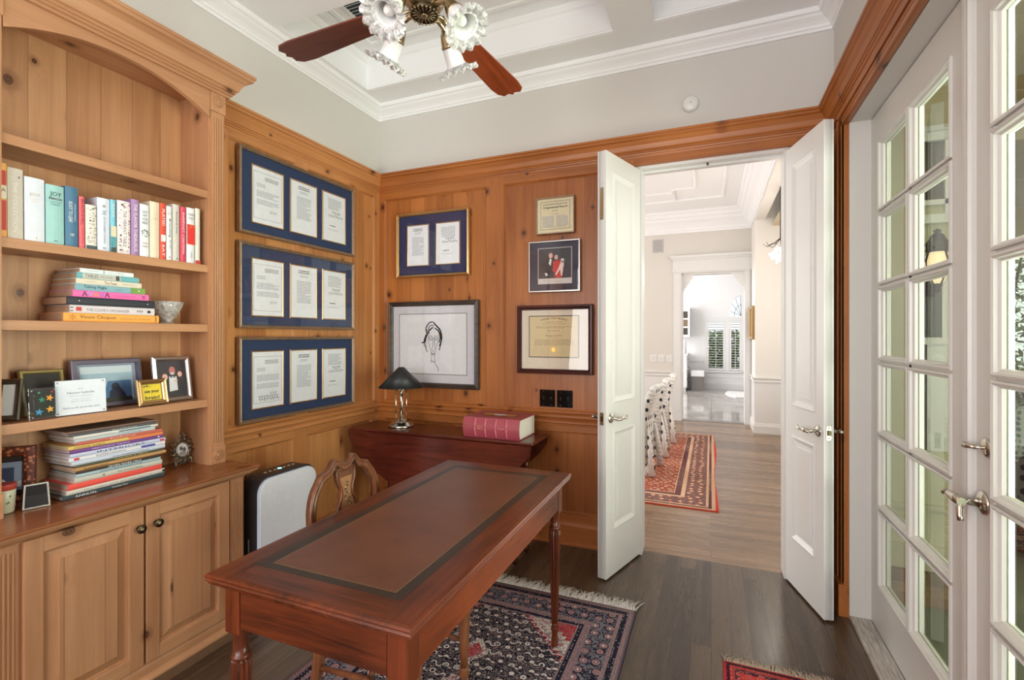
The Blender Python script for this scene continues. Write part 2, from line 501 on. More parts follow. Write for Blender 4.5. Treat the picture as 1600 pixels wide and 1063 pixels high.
# walls
MB().box(XL - .12, XL, 1.69, YB + .14, 0, 3.5).build('wall_left', P['greige'], struct=True)
MB().box(XL - .12, XL, YF, .735, 0, 3.5).build('wall_left', P['greige'], struct=True)
MB().box(XL - .12, XL, .735, 1.69, 2.62, 3.5).build('wall_left', P['greige'], struct=True)
MB().box(XL - .2, XL - .068, .735, 1.69, 0, 2.62).build('wall_left', P['greige'], struct=True)
w = MB(); w.box(XL - .12, -.42, YB, YB + .13, 0, 3.5); w.box(-.42, .40, YB, YB + .13, 2.43, 3.5); w.box(.40, XR + .2, YB, YB + .13, 0, 3.5)
w.build('wall_back', P['greige'], struct=True)
w = MB(); w.box(XR, XR + .16, 2.80, YB, 0, 3.5); w.box(XR, XR + .16, .80, 2.80, 2.42, 3.5); w.box(XR, XR + .16, YF, .80, 0, 3.5)
w.build('wall_right', P['greige'], struct=True)
w = MB()   # rear wall with two tall windows
w.box(XL - .1, -2.2, YF - .13, YF, 0, 3.5); w.box(-1.1, -.7, YF - .13, YF, 0, 3.5); w.box(.4, XR + .16, YF - .13, YF, 0, 3.5)
for a in (-2.2, -.7): w.box(a, a + 1.1, YF - .13, YF, 0, .7); w.box(a, a + 1.1, YF - .13, YF, 2.6, 3.5)
w.build('wall_rear', P['greige'], struct=True)
for i, a in enumerate((-2.2, -.7)):
    w = MB(T(0, YF, 0))
    for x in (a, a + .52, a + 1.04): w.box(x, x + .06, -.09, -.04, .7, 2.6)
    for z in (.7, 1.62, 2.54): w.box(a, a + 1.1, -.09, -.04, z, z + .06)
    struct(w, 'window_%d' % (i + 1), P['trim'])
# ceiling with sunken panels
c = MB()
xs = [XL - .1, -2.30, -.516, -.308, .50, XR + .16]; ys = [YF - .1, -.6, .10, .31, 1.82, 2.04, 2.83, YB + .1]
def sunk(i, j): return i in (1, 3) and j in (1, 3, 5)
for i in range(5):
    for j in range(7):
        x0, x1, y0, y1 = xs[i], xs[i + 1], ys[j], ys[j + 1]
        if not sunk(i, j): c.box(x0, x1, y0, y1, ZC, ZC + .22)
        else:
            c.box(x0, x1, y0, y1, ZC + .21, ZC + .26)
            pr = [(0, 0), (.012, 0), (.012, .012), (.006, .02), (.006, .16), (.018, .175), (.03, .18), (.045, .2), (.05, .212), (0, .212)]
            c.sweep([(a, ZC + .001 + b) for a, b in pr], [(x0, y0), (x0, y1), (x1, y1), (x1, y0)], closed=True)
            # inner bead
            q = .16
            c.sweep([(0, ZC + .196), (.02, ZC + .2), (.024, ZC + .212), (0, ZC + .212)], [(x0 + q, y0 + q), (x0 + q, y1 - q), (x1 - q, y1 - q), (x1 - q, y0 + q)], closed=True)
struct(c, 'ceiling', P['white'])
loop = [(XL, YF), (XL, YB), (XR, YB), (XR, YF)]
crown = [(0, 3.042), (.012, 3.042), (.014, 3.056), (.022, 3.06), (.026, 3.072), (.04, 3.086), (.062, 3.102), (.07, 3.112), (.082, 3.116), (.088, 3.128), (.088, ZC), (0, ZC)]
struct(MB().sweep(crown, loop, closed=True), 'trim_1', P['white'])

# knotty pine panelling
def molding(mb, u0, v0, u1, v1, base=.0, h=.016, w=.018):
    pr = [(0, base), (0, base + h), (w * .25, base + h * 1.15), (w * .5, base + h * .9), (w * .7, base + h * .4), (w, base + h * .25), (w, base)]
    mb.sweep(pr, [(u0, v0), (u0, v1), (u1, v1), (u1, v0)], closed=True)
def panelling(M, u0, u1, panels, vtop, name, key, vlow=.0, extra=None):
    """boards with stiles and rails left standing proud around each panel (a, b, v0, v1)"""
    horiz = {'left': 'Y', 'end': 'X'}[key]
    if M is not None and name == 'trim_4': horiz = 'Y'
    mb = MB(M)
    mb.mat(P[key + 'B']).box(u0, u1, vlow, vtop, 0, .012)
    us = sorted({u0, u1} | {p[0] for p in panels} | {p[1] for p in panels})
    vs = sorted({vlow, vtop} | {p[2] for p in panels} | {p[3] for p in panels})
    inside = lambda a, b: any(p[0] < a < p[1] and p[2] < b < p[3] for p in panels)
    # stiles full height between panels, rails between
    cols = [(a, b) for a, b in zip(us, us[1:])]
    for a, b in cols:
        mid = (a + b) / 2
        hit = sorted([(p[2], p[3]) for p in panels if p[0] < mid < p[1]])
        if not hit: mb.mat(P[key + 'Z']).box(a, b, vlow, vtop, .012, .028)
        else:
            v = vlow
            for s0, s1 in hit:
                if s0 > v + 1e-4: mb.mat(P[key + horiz]).box(a, b, v, s0, .012, .0282)
                v = s1
            if vtop > v + 1e-4: mb.mat(P[key + horiz]).box(a, b, v, vtop, .012, .0282)
    for p in panels:
        mb.mat(P[key + 'Z']); molding(mb, p[0], p[2], p[1], p[3], .012, .014, .014)
    struct(mb, name)
panelling(onL(), 1.69, YB, [(1.80, 2.25, .17, .742), (2.352, 2.985, .17, .742), (1.80, 2.25, .872, 2.44), (2.352, 3.02, .872, 2.44)], 2.48, 'trim_2', 'left')
panelling(onB(), XL, -.45, [(-2.34, -1.462, .20, .742), (-1.33, -.56, .20, .742), (-2.34, -1.462, .872, 2.42), (-1.33, -.56, .872, 2.42)], 2.48, 'trim_3', 'end')
panelling(onR(), -YB, -2.80, [(-3.03, -2.97, .25, 2.30)], 2.44, 'trim_4', 'end')
panelling(onL(), YF, .735, [(-1.2, -.35, .17, .742), (-.25, .62, .17, .742), (-1.2, -.35, .872, 2.44), (-.25, .62, .872, 2.44)], 2.48, 'trim_24', 'left')
mb = MB(onB()); mb.mat(P['endX']).box(-.45, .44, 2.43, 2.48, 0, .028); mb.mat(P['endZ']).box(.44, XR, 0, 2.48, 0, .028); mb.box(.41, .44, 0, 2.43, 0, .028)
struct(mb, 'trim_5')
# chair rails and baseboards
rail = [(.028, .775), (.036, .775), (.038, .79), (.05, .796), (.05, .806), (.044, .815), (.05, .83), (.062, .836), (.062, .85), (.05, .856), (.028, .862)]
base = [(.028, 0), (.046, 0), (.046, .012), (.036, .02), (.036, .125), (.03, .14), (.028, .15)]
struct(MB().sweep(rail, [(XL, 1.69), (XL, YB - .028)]), 'trim_6', P['leftY'])
struct(MB().sweep(rail, [(XL + .028, YB), (-.46, YB)]), 'trim_7', P['endX'])
struct(MB().sweep(base, [(XL, 1.69), (XL, YB - .028)]), 'baseboard_left', P['leftY'])
struct(MB().sweep(base, [(XL + .028, YB), (-.50, YB)]), 'baseboard_back', P['endX'])
# wooden cornice: left wall, end wall, right wall
corn = [(0, 2.475), (.03, 2.475), (.032, 2.488), (.038, 2.49), (.04, 2.498), (.046, 2.5), (.046, 2.508), (.052, 2.51), (.05, 2.52), (.056, 2.545), (.07, 2.568), (.082, 2.574), (.082, 2.586), (.09, 2.59), (.09, 2.602), (0, 2.602)]
struct(MB().sweep(corn, [(XL, 1.69), (XL, YB - .0)], caps=True), 'trim_8', P['leftY'])
struct(MB().sweep(corn, [(XL, YF), (XL, .735)]), 'trim_25', P['leftY'])
struct(MB().sweep(rail, [(XL, YF), (XL, .735)]), 'trim_26', P['leftY'])
struct(MB().sweep(base, [(XL, YF), (XL, .735)]), 'trim_27', P['leftY'])
struct(MB().sweep(corn, [(XL, YB), (XR, YB)]), 'trim_9', P['endX'])
struct(MB().sweep(corn, [(XR, YB), (XR, YF)]), 'trim_10', P['endY'])
# casing round the french doors (wood) with plinth block
cs = MB(onR())
cs.mat(P['endZ']).box(-2.90, -2.795, .0, 2.40, 0, .022); cs.box(-2.895, -2.875, .16, 2.47, .022, .034); cs.box(-2.825, -2.80, .16, 2.43, .022, .030); cs.box(-2.86, -2.845, .16, 2.45, .022, .028)
cs.mat(P['endY']).box(-2.90, -.69, 2.40, 2.476, 0, .022); cs.box(-2.895, -.69, 2.45, 2.474, .022, .034); cs.box(-2.82, -.77, 2.403, 2.425, .022, .030); cs.box(-2.85, -.74, 2.432, 2.444, .022, .028)
cs.mat(P['endZ']).box(-.80, -.69, 0, 2.40, 0, .022)
cs.mat(P['endZ']).box(-2.925, -2.79, 0, .155, 0, .045, .003)
struct(cs, 'trim_11')
# white jambs
j = MB(onR())
j.box(-2.80, -2.78, 0, 2.42, -.16, .002); j.box(-2.78, -.82, 2.40, 2.42, -.16, .002); j.box(-.82, -.80, 0, 2.42, -.16, .002)
j.box(-2.78, -2.765, 0, 2.40, -.158, -.13); j.box(-2.765, -.82, 2.375, 2.40, -.158, -.13)
struct(j, 'trim_12', P['doorgrey'])
j = MB(); j.box(XR + .0, XR + .20, .80, 2.795, -.03, .012); j.box(XR - .002, XR + .085, .80, 2.785, .0, .018, .003)
gth = G('weathered_sill'); nn = gth.noise(gth.scale(gth.obj(), (6, .6, 6)), 20, 4)
P['sill'] = gth.bsdf(gth.ramp(nn, [(.3, srgb(150, 142, 132)), (.7, srgb(206, 200, 192))]), .6)
struct(j, 'trim_13', P['sill'])
j = MB(); j.box(-.42, -.40, YB - .002, YB + .135, 0, 2.43); j.box(.38, .40, YB - .002, YB + .135, 0, 2.43); j.box(-.40, .38, YB - .002, YB + .135, 2.412, 2.43)
j.box(-.402, .382, YB + .055, YB + .07, 2.40, 2.413)
struct(j, 'trim_14', P['trim'])
j = MB(); j.mat(P['darkbrass']).lathe([(.0001, 2.396), (.006, 2.397), (.006, 2.413)], (-.02, YB + .03, 0), 10); struct(j, 'trim_15')

# ------------------------------------------------------------------ doors
def lever(mb, u, v, w0, sgn, toward, out):
    """rose, neck and scrolled lever; toward = +-1 along u, out = +-1 along w"""
    mb.mat(P['nickel'])
    o = out
    mb.lathe([(.0001, w0 + o * .012), (.012, w0 + o * .012), (.016, w0 + o * .008), (.026, w0 + o * .006), (.029, w0 + o * .002), (.029, w0)], (u, v, 0), 20)
    mb.tube([(u, v, w0), (u, v, w0 + o * .02), (u, v, w0 + o * .05)], [.014, .009, .012], 12)
    t = toward
    mb.tube([(u - t * .012, v, w0 + o * .055), (u + t * .01, v + .002, w0 + o * .058), (u + t * .04, v + .004, w0 + o * .056), (u + t * .065, v - .004, w0 + o * .052), (u + t * .085, v - .006, w0 + o * .05), (u + t * .1, v + .003, w0 + o * .05), (u + t * .105, v + .01, w0 + o * .05)],
            [.009, .012, .009, .006, .007, .006, .004], 10)
    mb.ball((u - t * .016, v, w0 + o * .055), .01, 6)
def leafdoor(name, hx, hy, ex, ey, th, label):
    e1 = Vector((ex - hx, ey - hy, 0)); W = e1.length; e1.normalize()
    up = Vector((0, 0, 1)); n = e1.cross(up)
    M = Matrix(((e1.x, up.x, n.x, hx), (e1.y, up.y, n.y, hy), (0, 1, 0, 0), (0, 0, 0, 1)))
    root = thing(name, label, 'door', (hx, hy, 0)); root['kind'] = 'structure'
    del root['category']; del root['label']
    mb = MB(M); h = th / 2
    mb.box(0, W, .012, 2.405, -h + .006, h - .006)
    sw = .085
    for a, b, c, d in ((0, sw, .012, 2.405), (W - sw, W, .012, 2.405), (sw, W - sw, 2.30, 2.405), (sw, W - sw, .83, .99), (sw, W - sw, .012, .27)):
        mb.box(a, b, c, d, -h, h)
    for s0, s1 in ((.27, .83), (.99, 2.30)):
        for o in (1, -1):
            pr = [(0, o * (h - .008)), (0, o * (h + .006)), (.006, o * (h + .008)), (.014, o * (h + .003)), (.022, o * (h - .002)), (.03, o * (h - .006)), (.03, o * (h - .008))]
            mb.sweep(pr, [(sw - .004, s0), (sw - .004, s1), (W - sw + .004, s1), (W - sw + .004, s0)], closed=True)
            mb.box(sw + .05, W - sw - .05, s0 + .05, s1 - .05, min(o * (h - .008), o * (h - .001)), max(o * (h - .008), o * (h - .001)), .003)
    mb.build('door_leaf', P['trim'], root)
    for o in (1, -1):
        hb = MB(M); lever(hb, W - .055, .905, o * h, 1, -1, o); hb.build('door_handle', None, root)
    return root, M, W, h
r, M, W, h = leafdoor('door_1', -.435, 3.099, -.565, 2.69, .052, '')
k = MB(M); k.mat(P['brass']); k.box(W - .001, W + .002, 2.02, 2.20, -.011, .011, .001); k.box(W + .002, W + .004, 2.05, 2.17, -.005, .005); k.ball((W + .003, 2.035, 0), .005, 6); k.build('flush_bolt', None, r)
k = MB(M); k.mat(P['brass']); k.box(W - .001, W + .002, .87, .94, -.012, .012, .001); k.mat(P['darkbrass']).box(W + .0015, W + .0028, .89, .92, -.007, .007); k.build('strike_plate', None, r)
r, M, W, h = leafdoor('door_2', .409, 3.10, .519, 2.708, .044, '')
k = MB(M); k.mat(P['nickel']).box(W - .001, W + .002, .87, .94, -.012, .012, .001); k.mat(P['darkbrass']).box(W + .0015, W + .008, .893, .917, -.008, .006, .001); k.box(W + .002, W + .0032, .878, .883, -.003, .003); k.box(W + .002, W + .0032, .927, .932, -.003, .003); k.build('latch_plate', None, r)

ROWS = [.235, .585, .92, 1.255, 1.595, 1.93, 2.25]
def french(name, u0, u1, g0, g1, locks):
    root = bpy.data.objects.new(name, None); COL.objects.link(root); root['kind'] = 'structure'
    M = onR(); w0, w1 = -.128, -.085
    root.location = (XR + .106, -(u0 + u1) / 2, 0)
    fr = MB(M)
    fr.box(u0, g0, .022, 2.395, w0, w1); fr.box(g1, u1, .022, 2.395, w0, w1)
    fr.box(g0, g1, .022, ROWS[0], w0, w1); fr.box(g0, g1, ROWS[-1], 2.395, w0, w1)
    fr.build('door_frame', P['doorgrey'], root)
    gm = (g0 + g1) / 2; b = .011
    mt = MB(M)
    mt.box(gm - b, gm + b, ROWS[0], ROWS[-1], w0 + .004, w1 - .004)
    for v in ROWS[1:-1]: mt.box(g0, g1, v - b, v + b, w0 + .004, w1 - .004)
    for a, c in ((g0, gm), (gm, g1)):
        for s0, s1 in zip(ROWS, ROWS[1:]):
            a_, c_ = a + (0 if a == g0 else b), c - (0 if c == g1 else b)
            s0_, s1_ = s0 + (0 if s0 == ROWS[0] else b), s1 - (0 if s1 == ROWS[-1] else b)
            e = w1
            pr = [(-.006, e - .001), (-.006, e + .006), (0, e + .008), (.006, e + .004), (.008, e - .004), (.014, e - .010), (.016, e - .019), (0, e - .019)]
            mt.sweep(pr, [(a_, s0_), (a_, s1_), (c_, s1_), (c_, s0_)], closed=True)
            e = w0
            pr = [(0, e), (.012, e + .008), (.014, e + .019), (0, e + .019)]
            mt.sweep(pr, [(a_, s0_), (a_, s1_), (c_, s1_), (c_, s0_)], closed=True)
    mt.build('muntins', P['doorgrey'], root)
    for a, c in ((g0, gm), (gm, g1)):
        for s0, s1 in zip(ROWS, ROWS[1:]):
            MB(M).box(a + .004, c - .004, s0 + .004, s1 - .004, -.1085, -.1045).build('glass_pane', P['pane'], root)
    return root, M
ra, M = french('door_3', -2.785, -1.828, -2.66, -1.948, False)
rb, M = french('door_4', -1.806, -.83, -1.70, -.99, True)
a = MB(M)   # astragal closing the gap between the leaves
pr = [(-1.86, -.085), (-1.86, -.080), (-1.852, -.074), (-1.842, -.076), (-1.834, -.072), (-1.822, -.068), (-1.812, -.072), (-1.804, -.066), (-1.796, -.066), (-1.792, -.074), (-1.792, -.085)]
vs0 = [a.v((u, .022, w)) for u, w in pr]; vs1 = [a.v((u, 2.395, w)) for u, w in pr]
for i in range(len(pr) - 1): a.f([vs0[i], vs0[i + 1], vs1[i + 1], vs1[i]])
a.f([vs0[-1], vs0[0], vs1[0], vs1[-1]])
a.build('astragal', P['doorgrey'], ra)
hb = MB(M); w1 = -.085
hb.mat(P['nickel']).lathe([(.034, w1), (.034, w1 + .004), (.030, w1 + .008), (.02, w1 + .012), (.014, w1 + .014), (.0001, w1 + .014)], (-1.752, .902, 0), 22)
hb.tube([(-1.752, .902, w1), (-1.752, .902, w1 + .03), (-1.753, .903, w1 + .05)], [.015, .011, .014], 12)
hb.tube([(-1.735, .903, w1 + .055), (-1.76, .906, w1 + .058), (-1.79, .909, w1 + .06), (-1.82, .905, w1 + .06)], [.012, .014, .012, .009], 12)
hb.ball((-1.824, .906, w1 + .06), .011, 6)
hb.tube([(-1.745, .9, w1 + .052), (-1.742, .885, w1 + .058), (-1.735, .865, w1 + .06), (-1.732, .852, w1 + .058)], [.009, .008, .007, .008], 10)
hb.build('lever_handle', None, rb)
hb = MB(M)
hb.mat(P['nickel']).lathe([(.028, w1), (.028, w1 + .003), (.022, w1 + .008), (.012, w1 + .01), (.0001, w1 + .01)], (-1.735, 1.06, 0), 20)
hb.tube([(-1.735, 1.06, w1), (-1.735, 1.06, w1 + .03)], [.006, .005], 10); hb.tube([(-1.735, 1.06, w1 + .026), (-1.75, 1.06, w1 + .034), (-1.762, 1.061, w1 + .04)], [.006, .007, .009], 10)
hb.build('deadbolt', None, rb)

# smoke detector
sm = thing('smoke_detector', 'round white smoke detector on the grey wall above the doorway', 'smoke detector', (-.115, YB, 2.765))
k = MB(T(-.115, YB, 2.765) @ MB_); k.lathe([(.048, 0), (.048, .012), (.044, .024), (.034, .03), (.0001, .031)], (0, 0, 0), 28); k.build('housing', P['trim'], sm)
k = MB(T(-.115, YB, 2.765) @ MB_); k.lathe([(.003, .0315), (.0001, .033)], (.002, .002, 0), 8); k.build('indicator', flat((60, 60, 60)), sm)
# light switches
for x, lb in ((-1.016, 'black metal switch plate, left one of the pair under the diploma'), (-.896, 'black metal switch plate, right one of the pair under the diploma')):
    t = thing('switch_plate', lb, 'switch', (x, YB - .012, .9), group='switch plates under the diploma')
    M = T(x, YB - .012, .952) @ MB_
    MB(M).box(-.054, .054, -.057, .057, 0, .006, .002).build('plate', flat((16, 15, 15), .12, .6), t)
    for q in (-.026, .026):
        k = MB(M); k.box(q - .006, q + .006, -.012, .012, .005, .009, .001); k.tube([(q, -.002, .006), (q, .004, .018)], [.004, .003], 6); k.build('toggle', flat((26, 25, 25), .15), t)
    for q in (-.026, .026):
        for s in (-.045, .045): k = MB(M); k.lathe([(.0035, .006), (.0001, .0075)], (q, s, 0), 8); k.build('screw', P['nickel'], t)
# ------------------------------------------------------------------ base cabinet
CT = .744
cab = thing('cabinet', 'knotty pine two-door base cabinet with a polished counter, below the shelves', 'cabinet', (-2.25, 1.21, 0))
XF = -2.085
k = MB(); k.mat(P['caseZ']); k.box(-2.47, XF - .02, .762, 1.655, .0, CT - .045)
k.box(XF - .02, XF, .765, .85, .06, CT - .045); k.box(XF - .02, XF, 1.572, 1.658, .06, CT - .045); k.box(XF - .02, XF, 1.207, 1.216, .06, CT - .045)
k.mat(P['caseY']).box(XF - .02, XF, .765, 1.658, .70, CT - .045); k.box(XF - .02, XF + .001, .765, 1.658, 0, .06)
k.build('carcass', None, cab)
k = MB(); pr = [(0, CT - .05), (.006, CT - .05), (.012, CT - .042), (.03, CT - .034), (.032, CT - .028), (.046, CT - .024), (.050, CT - .016), (.050, CT - .0125), (0, CT - .0125)]
k.mat(P['caseY']).sweep([(a, z) for a, z in pr], [(XF, .752), (XF, 1.652), (-2.402, 1.652)], closed=False)
k.mat(P['counter']).box(-2.47, XF + .056, .74, 1.708, CT - .012, CT, .004)
k.build('counter', None, cab)
k = MB(); pr = [(0, 0), (.03, 0), (.03, .008), (.022, .018), (.012, .024), (.012, .05), (.006, .062), (0, .066)]
k.mat(P['caseY']).sweep(pr, [(XF, .752), (XF, 1.655), (-2.402, 1.655)], closed=False)
k.build('plinth', None, cab)
for u in (.768, 1.586):
    k = MB(onL(XF)); k.mat(P['caseZ']).box(u, u + .07, .065, CT - .05, 0, .006)
    for q in range(5): k.box(u + .009 + q * .0115, u + .015 + q * .0115, .09, CT - .07, .006, .010, .002)
    k.build('pilaster', None, cab)
def cabdoor(u0, u1, v0, v1, knob_u, knob_v):
    k = MB(onL(XF)); s = .05
    k.mat(P['caseB']).box(u0 + .01, u1 - .01, v0 + .01, v1 - .01, 0, .008)
    k.mat(P['caseZ']).box(u0, u0 + s, v0, v1, .0, .02, .002); k.box(u1 - s, u1, v0, v1, .0, .02, .002)
    k.mat(P['caseY']).box(u0 + s, u1 - s, v0, v0 + s, .0, .0198); k.box(u0 + s, u1 - s, v1 - s, v1, .0, .0198)
    k.mat(P['caseZ']).sweep([(0, .008), (0, .02), (.004, .0175), (.006, .010), (.009, .008)], [(u0 + s, v0 + s), (u0 + s, v1 - s), (u1 - s, v1 - s), (u1 - s, v0 + s)], closed=True)
    q = s + .012
    k.sweep([(0, .008), (.004, .009), (.028, .018), (.03, .0195), (.03, .008)], [(u0 + q, v0 + q), (u0 + q, v1 - q), (u1 - q, v1 - q), (u1 - q, v0 + q)], closed=True)
    q += .03
    k.mat(P['caseB']).box(u0 + q, u1 - q, v0 + q, v1 - q, .008, .0195)
    d = k.build('door', None, cab)
    kb = MB(onL(XF)); kb.mat(P['darkbrass']).lathe([(.009, .02), (.006, .026), (.006, .032), (.014, .036), (.017, .04), (.016, .044), (.011, .043), (.009, .046), (.004, .047), (.0001, .048)], (knob_u, knob_v, 0), 20)
    kb.mat(P['brass']).lathe([(.0075, .0435), (.006, .0475), (.0001, .049)], (knob_u, knob_v, 0), 14)
    kb.build('knob', None, d)
cabdoor(.848, 1.207, .072, .698, 1.188, .618)
cabdoor(1.216, 1.572, .072, .698, 1.252, .62)

# ------------------------------------------------------------------ bookcase above
bc = thing('bookcase', 'knotty pine bookcase with an arched head and four shelves on the cabinet', 'bookcase', (-2.35, 1.23, CT))
XP = -2.25; B0, B1 = .865, 1.603; ZT = 2.572
k = MB(); k.mat(P['caseB']).box(-2.472, -2.455, .79, 1.683, CT, ZT); k.build('back_panel', None, bc)
for a, b in ((.787, .865), (1.603, 1.683)):
    k = MB(); k.mat(P['caseZ']).box(-2.455, XP - .0, a, b, CT, ZT); k.build('side_panel', None, bc)
k = MB(); k.mat(P['caseY']).box(-2.455, XP, B0, B1, 2.545, ZT); k.build('top_panel', None, bc)
for zt in (2.072, 1.712, 1.425, 1.062):
    k = MB(); k.mat(P['caseY']).box(-2.455, XP - .004, B0, B1, zt - .036, zt, .002); k.build('shelf', None, bc)
# fluted pilasters with roundel blocks
for a in (.789, 1.605):
    k = MB(onL(XP)); k.mat(P['caseZ'])
    k.box(a, a + .076, 2.465, ZT, 0, .016, .002); k.box(a, a + .076, CT, .828, 0, .016, .002); k.box(a + .003, a + .073, .828, 2.465, 0, .008)
    for q in range(5): k.box(a + .010 + q * .0118, a + .0165 + q * .0118, .85, 2.44, .008, .0125, .002)
    k.build('pilaster', None, bc)
    for v in (2.518, .786):
        k = MB(onL(XP)); k.mat(P['caseY'])
        k.lathe([(.027, .016), (.025, .021), (.021, .017), (.018, .0175), (.016, .022), (.012, .018), (.008, .018), (.006, .023), (.0001, .024)], (a + .038, v, 0), 24); k.build('roundel', None, bc)
# arched valance
pts = [(B0, ZT)]
n = 26
arch = []
for i in range(n + 1):
    t = i / n; u = B0 + (B1 - B0) * t; q = abs(2 * t - 1)
    arch.append((u, 2.525 - .095 * q ** 2.1))
k = MB(onL(XP)); k.mat(P['caseY']).prism([(B0, ZT)] + arch + [(B1, ZT)], -.012, .010); k.build('arched_valance', None, bc)
# crown with return
pr = [(0, 2.555), (.012, 2.555), (.014, 2.566), (.022, 2.568), (.022, 2.578), (.03, 2.58), (.03, 2.59), (.04, 2.594), (.044, 2.606), (.058, 2.634), (.076, 2.650), (.088, 2.654), (.09, 2.668), (.096, 2.67), (.096, 2.684), (0, 2.684)]
k = MB(); k.mat(P['caseY']).sweep([(a, z) for a, z in pr], [(-2.30, .785), (XP + .012, .785), (XP + .012, 1.685), (-2.404, 1.685)], closed=False)
k.build('crown', None, bc)
k = MB(); k.mat(P['caseY']).box(-2.404, XP + .012, .785, 1.685, ZT - .0, 2.60); k.build('crown_backing', None, bc)

# ------------------------------------------------------------------ books
page = flat((222, 208, 186), .8); pageold = flat((170, 140, 116), .85)
def standing_book(y0, y1, h, depth, color, label, draw=None, z=1.7126, xf=-2.275, lean=0.0, top=None):
    M = T(xf, y0, z) @ Matrix(((0, 0, 1, 0), (1, 0, 0, 0), (0, 1, 0, 0), (0, 0, 0, 1)))   # u=+Y v=+Z w=+X
    if lean: M = M @ Matrix(((1, lean, 0, 0), (0, 1, 0, 0), (0, 0, 1, 0), (0, 0, 0, 1)))
    w = y1 - y0 - .0015
    t = thing('book', label, 'book', (xf - depth / 2, (y0 + y1) / 2, z), group='books standing on the upper shelf')
    c = MB(M); c.mat(color)
    n = 5; rad = .004
    prof = [(0.0, -depth), (0, -rad)] + [(w * i / n, -rad + rad * math.sin(math.pi * i / n)) for i in range(1, n)] + [(w, -rad), (w, -depth), (w - .0025, -depth), (w - .0025, -.007), (.0025, -.007), (.0025, -depth)]
    a = [c.v((u, 0, ww)) for u, ww in prof]; b = [c.v((u, h, ww)) for u, ww in prof]
    c.f(a); c.f(b[::-1])
    for i in range(len(prof)): c.f([a[i], a[(i + 1) % len(prof)], b[(i + 1) % len(prof)], b[i]])
    c.build('cover', None, t)
    MB(M).box(.003, w - .003, .003, h - .004, -depth + .004, -.0075).build('pages', page, t)
    if draw:
        d = MB(M); draw(d, w, h); d.build('lettering', None, t)
    return t
Zs = .0007
def D(*items):
    """items: ('r', color, u0, u1, v0, v1) bands in fractions, ('t', color, text, cu, cv, w, h, rot), ('p', color, n, seed) pattern"""
    def f(mb, w, h):
        zz = Zs
        for it in items:
            zz += .00035
            mb.mat(flat(it[1], .6))
            if it[0] == 'r': mb.rect(w * it[2], w * it[3], h * it[4], h * it[5], zz)
            elif it[0] == 't': put_text(mb, it[2], w * it[3], h * it[4], (h if it[7] else w) * it[5], (w if it[7] else h) * it[6], zz, it[7])
            elif it[0] == 'p':
                rr = random.Random(it[3])
                for _ in range(it[2]):
                    a, b = rr.uniform(.08, .86), rr.uniform(it[4], it[5]); s = rr.uniform(.04, .12)
                    q = rr.uniform(.3, 1.0)
                    mb.rect(w * a, min(w * .97, w * (a + s * 1.5)), h * b, h * (b + s * .18 * q), zz)
    return f
WH, BK = (240, 240, 240), (30, 30, 34)
YS = [(.8695, .892, .259), (.892, .935, .250), (.937, .995, .232), (.997, 1.053, .222), (1.055, 1.097, .231), (1.099, 1.118, .202), (1.120, 1.158, .177), (1.160, 1.204, .215), (1.205, 1.226, .218),
      (1.229, 1.279, .222), (1.281, 1.313, .240), (1.315, 1.353, .228), (1.355, 1.396, .250), (1.397, 1.423, .252), (1.425, 1.450, .246), (1.452, 1.484, .262), (1.487, 1.513, .258), (1.516, 1.554, .262), (1.557, 1.582, .268)]
